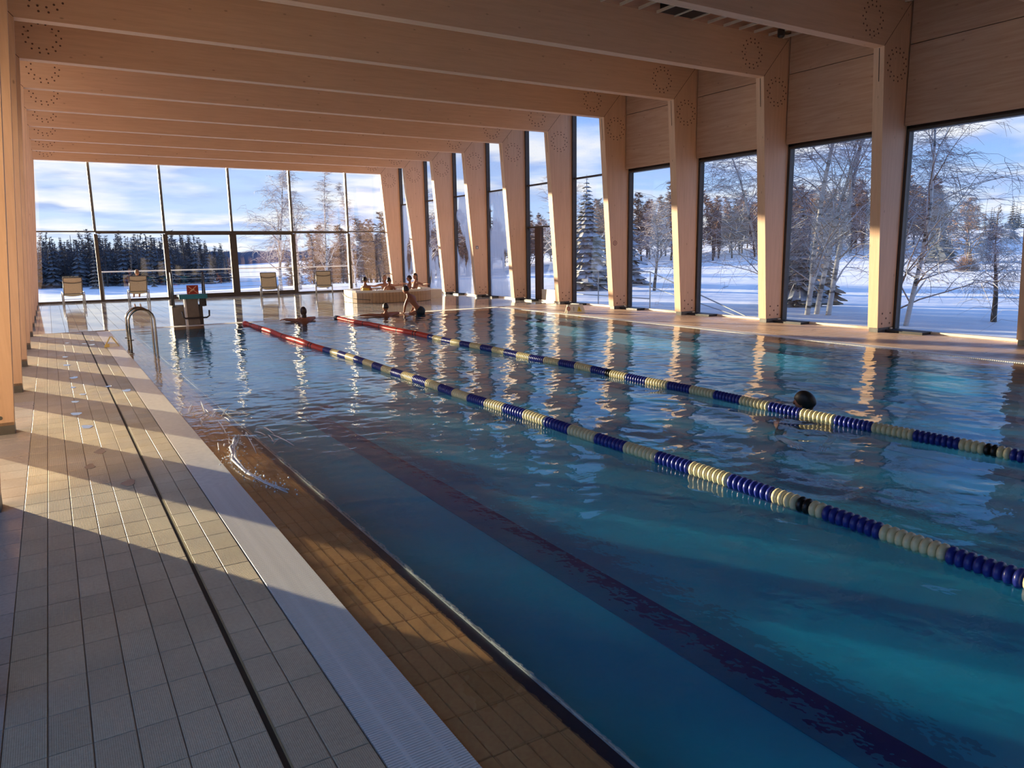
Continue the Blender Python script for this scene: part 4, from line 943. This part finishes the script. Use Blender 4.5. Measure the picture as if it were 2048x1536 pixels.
# ------------------------------------------------------------------ people
SK = {}
def skin_mat(name, col): 
    if name not in SK: SK[name] = pmat(name, col, .5, .08, 8)
    return SK[name]
def person(label, loc, rz, J, skin, hair, cloth=None, sc=1.0, hairlen=0.0, group=None):
    """J: joint positions (local). One continuous skin surface from joints, plus head and hands fused into the same mesh."""
    nm = ['pelvis', 'belly', 'chest', 'neck', 'headb', 'shL', 'elL', 'wrL', 'paL', 'shR', 'elR', 'wrR', 'paR', 'hiL', 'knL', 'anL', 'toL', 'hiR', 'knR', 'anR', 'toR']
    rad = dict(pelvis=(.135, .10), belly=(.12, .09), chest=(.15, .105), neck=(.055, .055), headb=(.055, .06), sh=(.055, .055), el=(.040, .040), wr=(.027, .027), pa=(.036, .018), hi=(.085, .085), kn=(.055, .055), an=(.036, .036), to=(.035, .028))
    E = [('pelvis', 'belly'), ('belly', 'chest'), ('chest', 'neck'), ('neck', 'headb')]
    for s in 'LR': E += [('chest', 'sh'+s), ('sh'+s, 'el'+s), ('el'+s, 'wr'+s), ('wr'+s, 'pa'+s), ('pelvis', 'hi'+s), ('hi'+s, 'kn'+s), ('kn'+s, 'an'+s), ('an'+s, 'to'+s)]
    P = [Vector(J[k])*sc for k in nm]
    me = bpy.data.meshes.new('tmp'); me.from_pydata([p[:] for p in P], [(nm.index(a), nm.index(b)) for a, b in E], [])
    o = bpy.data.objects.new('tmp', me); COL.objects.link(o)
    md = o.modifiers.new('skin', 'SKIN'); md.use_smooth_shade = True; sb = o.modifiers.new('sub', 'SUBSURF'); sb.levels = 1; sb.render_levels = 1
    for i, k in enumerate(nm):
        kk = k if k in rad else k[:-1]; me.skin_vertices[0].data[i].radius = [r*sc for r in rad[kk]]; me.skin_vertices[0].data[i].use_root = (i == 0)
    dg = bpy.context.evaluated_depsgraph_get(); ev = o.evaluated_get(dg); em = ev.to_mesh()
    m = MB(); m.add([v.co.copy() for v in em.vertices], [tuple(p.vertices) for p in em.polygons]); ev.to_mesh_clear()
    bpy.data.objects.remove(o); bpy.data.meshes.remove(me)
    # head
    hd = Vector(J['face']).normalized(); up = (Vector(J['headb'])-Vector(J['neck'])).normalized(); rt = hd.cross(up).normalized(); up = rt.cross(hd).normalized()
    hc = (Vector(J['headb'])+up*.085+hd*.015)*sc
    def tr(p): return hc+(rt*p[0]+hd*p[1]+up*p[2])*sc
    h = MB()
    def shape(d, p):
        if d.y > .5 and d.z < 0: p = Vector((p.x*.82, p.y*1.02, p.z*1.08))
        if d.y > .93 and -.2 < d.z < .25: p = Vector((p.x*.6, p.y+.020, p.z))
        if abs(d.x) > .93 and abs(d.z) < .4: p = Vector((p.x*1.14, p.y, p.z))
        return p
    h.ell((0, 0, 0), (.074, .092, .112), 16, 12, shape); m.add([tr(v) for v in h.v], h.f)
    # fingers and thumb
    for s in 'LR':
        w, p = Vector(J['wr'+s]), Vector(J['pa'+s]); d = (p-w).normalized(); side = d.cross(Vector(J.get('hup', (0, 0, 1)))).normalized(); dn = side.cross(d).normalized()
        for k, (off, ln) in enumerate(((-.028, .062), (-.010, .074), (.010, .070), (.027, .055))):
            a = p+side*off; b = a+d*ln*.55-dn*.0; c = b+d*ln*.4-dn*ln*.35*(1 if dn.z > 0 else -1)
            m.tube([a*sc, b*sc, c*sc], [.0095*sc, .0085*sc, .006*sc], 5)
        th = p-d*.03+side*(-.035 if s == 'L' else .035); m.tube([th*sc, (th+d*.03+side*(-.025 if s == 'L' else .025))*sc, (th+d*.06+side*(-.028 if s == 'L' else .028))*sc], [.011*sc, .010*sc, .007*sc], 5)
    t = thing('person', label, 'person', loc, rz, group)
    part('body', m, skin, t, True)
    f = MB()
    for ex in (-.03, .03): f.ell(tr((ex, .086, .012)), (.011*sc,)*3, 6, 5)
    f.ell(tr((0, .090, -.052)), (.020*sc, .012*sc, .006*sc), 6, 4); part('face_features', f, pmat('eyes_mouth', (.09, .03, .025), .4), t, True, label='eyes and mouth')
    hr = MB()
    def hs(d, p):
        if d.y > .25 and d.z < .45 and not (d.y < .5 and d.z > .1): return p*.80
        if d.z < -.45-hairlen: return p*.80
        return p*1.09
    hr.ell((0, -.008, .006), (.076, .094, .114), 16, 12, hs)
    if hairlen: hr.ell((0, -.06, -.10-hairlen*.1), (.062, .045, .11+hairlen*.12), 12, 8)
    q = MB(); q.add([tr(v) for v in hr.v], hr.f); part('hair', q, hair, t, True)
    if cloth: part(cloth[0], cloth[1], cloth[2], t, True, label=cloth[3])
    return t
dk = pmat('dark_hair', (.018, .011, .008), .5, .2, 40); bl = pmat('fair_hair', (.30, .17, .08), .5, .2, 40); br_ = pmat('brown_hair', (.05, .025, .014), .5, .2, 40)
s1 = skin_mat('skin_light', (.44, .21, .13)); s2 = skin_mat('skin_tan', (.29, .115, .062))
def J_sit(back=.45, arms='rim', face=(0, 1, 0)):      # reclining in the tub, facing +Y
    ch = Vector((0, -.42*math.sin(back), .12+.42*math.cos(back))); nk = ch+Vector((0, -.04, .17)); hb = nk+Vector((0, .02, .07))
    j = dict(pelvis=(0, 0, .13), belly=(0, -.2*math.sin(back), .12+.2*math.cos(back)), chest=ch, neck=nk, headb=hb, face=face)
    for s, k in ((-1, 'L'), (1, 'R')):
        sh = ch+Vector((s*.17, 0, .09)); j['sh'+k] = sh
        if arms == 'rim': j['el'+k] = sh+Vector((s*.22, -.02, -.06)); j['wr'+k] = sh+Vector((s*.44, .02, -.03)); j['pa'+k] = sh+Vector((s*.52, .03, -.03))
        else: j['el'+k] = sh+Vector((s*.06, .08, -.24)); j['wr'+k] = sh+Vector((s*.0, .28, -.24)); j['pa'+k] = sh+Vector((-s*.02, .36, -.23))
        j['hi'+k] = Vector((s*.09, .06, .13)); j['kn'+k] = Vector((s*.10, .46, .22)); j['an'+k] = Vector((s*.10, .72, .13)); j['to'+k] = Vector((s*.10, .84, .14))
    return j
yellow = pmat('yellow_swimwear', (.62, .40, .04), .6, .1, 10); trunks = pmat('dark_trunks', (.012, .022, .032), .6, .1, 10)
top = MB().ell((0, -.19, .46), (.165, .12, .13), 14, 8)
G = 'people in the whirlpool tub'
person('person in a yellow top sitting at the left end of the tub', (9.55, 25.25, .0), -.9, J_sit(.30, 'lap', (.15, 1, 0)), s2, dk, ('swim_top', MB().ell((0, -.10, .44), (.17, .125, .14), 14, 8), yellow, 'yellow swim top'), .93, 0, G)
person('fair-haired person at the back of the tub near the middle', (10.62, 26.1, .0), 3.0, J_sit(.55, 'rim'), s1, bl, None, .98, .3, G)
person('dark-haired person in front of the fair-haired one in the tub', (10.28, 24.92, .0), -.5, J_sit(.5, 'lap', (.7, 1, 0)), s2, dk, None, .92, 0, G)
person('dark-haired person facing left in the middle of the tub', (11.02, 25.35, .0), 1.2, J_sit(.45, 'lap'), s2, dk, None, .95, 0, G)
person('reddish sunlit person with one arm on the right rim of the tub', (11.45, 25.6, .0), 1.9, J_sit(.35, 'rim'), s1, br_, None, 1.0, .2, G)
def J_edge(face=(0, 1, 0), spread=.35):         # in the water, arms folded on the far ledge, facing +Y; z=0 water level
    j = dict(pelvis=(0, -.30, -.36), belly=(0, -.24, -.20), chest=(0, -.16, -.05), neck=(0, -.13, .10), headb=(0, -.12, .16), face=face, hup=(0, 0, 1))
    for s, k in ((-1, 'L'), (1, 'R')):
        j['sh'+k] = (s*.17, -.12, .02); j['el'+k] = (s*(spread+.05), .10, .045); j['wr'+k] = (s*spread*.6-.12, .28, .04); j['pa'+k] = (s*spread*.6-.20, .30, .035)
        j['hi'+k] = (s*.09, -.34, -.38); j['kn'+k] = (s*.10, -.66, -.42); j['an'+k] = (s*.10, -1.0, -.40); j['to'+k] = (s*.10, -1.12, -.42)
    return j
person('long-haired person leaning on the far pool edge between the two ropes', (5.52, 19.45, 0), .1, J_edge((.1, 1, .1)), s2, br_, None, 1.0, .5)
j = J_edge((-.2, 1, 0), .45); j['elL'] = (-.40, .05, .04); j['wrL'] = (-.62, .12, .035); j['paL'] = (-.70, .14, .03)
person('dark-haired person leaning on the far pool edge with arms spread', (7.80, 19.42, 0), 0, j, s2, dk, None, .97, 0)
# boy climbing out: hands on the deck, back to us, leaning left
jb = dict(pelvis=(.12, 0, .06), belly=(.06, .03, .20), chest=(-.08, .08, .40), neck=(-.15, .12, .54), headb=(-.18, .15, .60), face=(-.7, .9, -.25), hup=(0, 0, 1),
          shL=(-.20, .08, .42), elL=(-.26, .14, .22), wrL=(-.25, .24, .04), paL=(-.25, .31, .025), shR=(.04, .14, .46), elR=(.10, .26, .26), wrR=(.02, .32, .04), paR=(.02, .38, .025),
          hiL=(.02, -.02, .03), knL=(-.16, .12, -.02), anL=(-.05, -.12, -.25), toL=(-.02, -.20, -.32), hiR=(.20, -.02, .02), knR=(.26, .10, -.25), anR=(.26, -.12, -.44), toR=(.26, -.22, -.46))
person('bare-backed boy in dark trunks climbing out at the far pool edge', (8.78, 19.5, 0), 0, jb, s2, dk, ('trunks', MB().ell((.13, -.01, .06), (.165, .14, .15), 14, 9), trunks, 'dark swimming trunks'), .98)
# swimmer by the right-hand rope: head above water
js = dict(pelvis=(0, -.50, -.34), belly=(0, -.36, -.28), chest=(0, -.2, -.20), neck=(0, -.06, -.08), headb=(0, -.02, -.02), face=(1, -.55, -.15), hup=(0, 0, 1))
for s, k in ((-1, 'L'), (1, 'R')):
    js['sh'+k] = (s*.17, -.18, -.17); js['el'+k] = (s*.26, -.1, -.32); js['wr'+k] = (s*.16, .10, -.34); js['pa'+k] = (s*.12, .18, -.34)
    js['hi'+k] = (s*.09, -.55, -.36); js['kn'+k] = (s*.12, -.85, -.40); js['an'+k] = (s*.12, -1.2, -.40); js['to'+k] = (s*.12, -1.32, -.41)
person('swimmer with wet dark hair just behind the right-hand lane rope', (6.80, 4.98, 0), math.pi-.75, js, s2, dk, None, 1.12, 0)
# person sitting in the second lounger, seen from behind
jl = dict(pelvis=(0, .30, .46), belly=(0, .22, .58), chest=(0, .09, .80), neck=(0, .02, .98), headb=(0, .02, 1.04), face=(0, 1, -.05), hup=(0, 0, 1))
for s, k in ((-1, 'L'), (1, 'R')):
    jl['sh'+k] = (s*.17, .08, .87); jl['el'+k] = (s*.25, .26, .66); jl['wr'+k] = (s*.14, .46, .60); jl['pa'+k] = (s*.10, .53, .58)
    jl['hi'+k] = (s*.09, .36, .46); jl['kn'+k] = (s*.10, .78, .52); jl['an'+k] = (s*.10, 1.10, .20); jl['to'+k] = (s*.10, 1.20, .13)
person('bare-shouldered person sitting in the second lounger facing the lake', (2.88, 32.1, 0.0), 0, jl, s1, bl, None, 1.0, 0)

# ------------------------------------------------------------------ wet patches and splashes
def wet():
    film = pmat('water_film', (.40, .38, .33), .04, 0, 1, spec=.8)
    gm = glass_mat('thin_water', (.92, .95, .95))
    P = [(196, 772), (183, 790), (177, 757), (176, 736), (165, 712), (163, 697), (166, 675), (240, 755), (283, 766), (211, 853), (230, 931), (272, 962), (185, 818), (223, 901)]
    G_ = [(0.20, 10.73), (0.10, 10.22), (0.11, 11.41), (0.15, 12.35), (0.08, 13.9), (0.08, 15.1), (0.16, 17.6), (0.52, 11.2), (0.70, 10.7), (0.16, 8.6), (0.12, 6.9), (0.35, 6.2), (0.09, 9.4), (0.22, 7.4), (.45, 17.2), (.62, 17.8), (.58, 16.9)]
    rg = random.Random(4)
    for i, (x, y) in enumerate(G_):
        r = rg.uniform(.030, .055); m = MB(); n = 12; ph = rg.uniform(0, 6)
        a = [(x+r*(1+.25*math.sin(3*t+ph))*math.cos(t), y+r*2.0*(1+.25*math.cos(2*t+ph))*math.sin(t)) for t in np.linspace(0, 6.283, n+1)[:-1]]
        m.prism_z(a, .0003, .0022)
        tag(link('puddle', m.mesh('puddle', film)), f'small shiny puddle on the left deck, {ordn(min(i, 14))} of the trail' if i < 14 else ['long wet patch left of the triangular stand', 'wet patch behind the triangular stand', 'broken wet streak by the far corner of the deck'][i-14], 'puddle', 'puddles on the left deck')
    # splash of water thrown over the ledge
    sp = thing('water_splash', 'white splash of water curling over the brown ledge', 'splash', (1.25, 6.4, 0)); sp['kind'] = 'stuff'
    wm = pmat('splash_foam', (.80, .83, .86), .15, .1, 20)
    path = [(.12, .85, .01), (.03, .55, .05), (-.05, .25, .045), (-.10, -.05, .03), (-.08, -.45, .015), (-.02, -.80, .006), (.06, -1.1, .002)]
    m = MB(); pts = [Vector(p) for p in path]
    for q in range(5):
        o = [(p.x+rg.uniform(-.02, .02), p.y+rg.uniform(-.05, .05), p.z*rg.uniform(.4, 1.1)+.002) for p in pts]; m.tube(o, [.004, .008, .011, .011, .008, .005, .002], 5)
    for q in range(240):
        f = rg.random(); i = min(5, int(f*6)); p = pts[i].lerp(pts[i+1], f*6-i); r = rg.uniform(.0025, .008)
        m.ell((p.x+rg.gauss(0, .05), p.y+rg.gauss(0, .09), max(.002, p.z*.6+rg.uniform(-.01, .025))), (r, r*1.6, r), 5, 4)
    part('jet', m, wm, sp, True, kind='stuff')
    m = MB()
    for q in range(26):
        x, y = rg.uniform(-.15, .5), rg.uniform(.4, 2.6); a = rg.uniform(0, 6.28); L_ = rg.uniform(.12, .5)
        m.tube([(x+L_*math.cos(a)*(u-.5), y+L_*1.6*math.sin(a)*(u-.5), .004+.012*math.sin(u*3.14)) for u in np.linspace(0, 1, 6)], [.001, .0035, .005, .005, .0035, .001], 5)
    part('ripple_crests', m, wm, sp, True, kind='stuff')
wet()
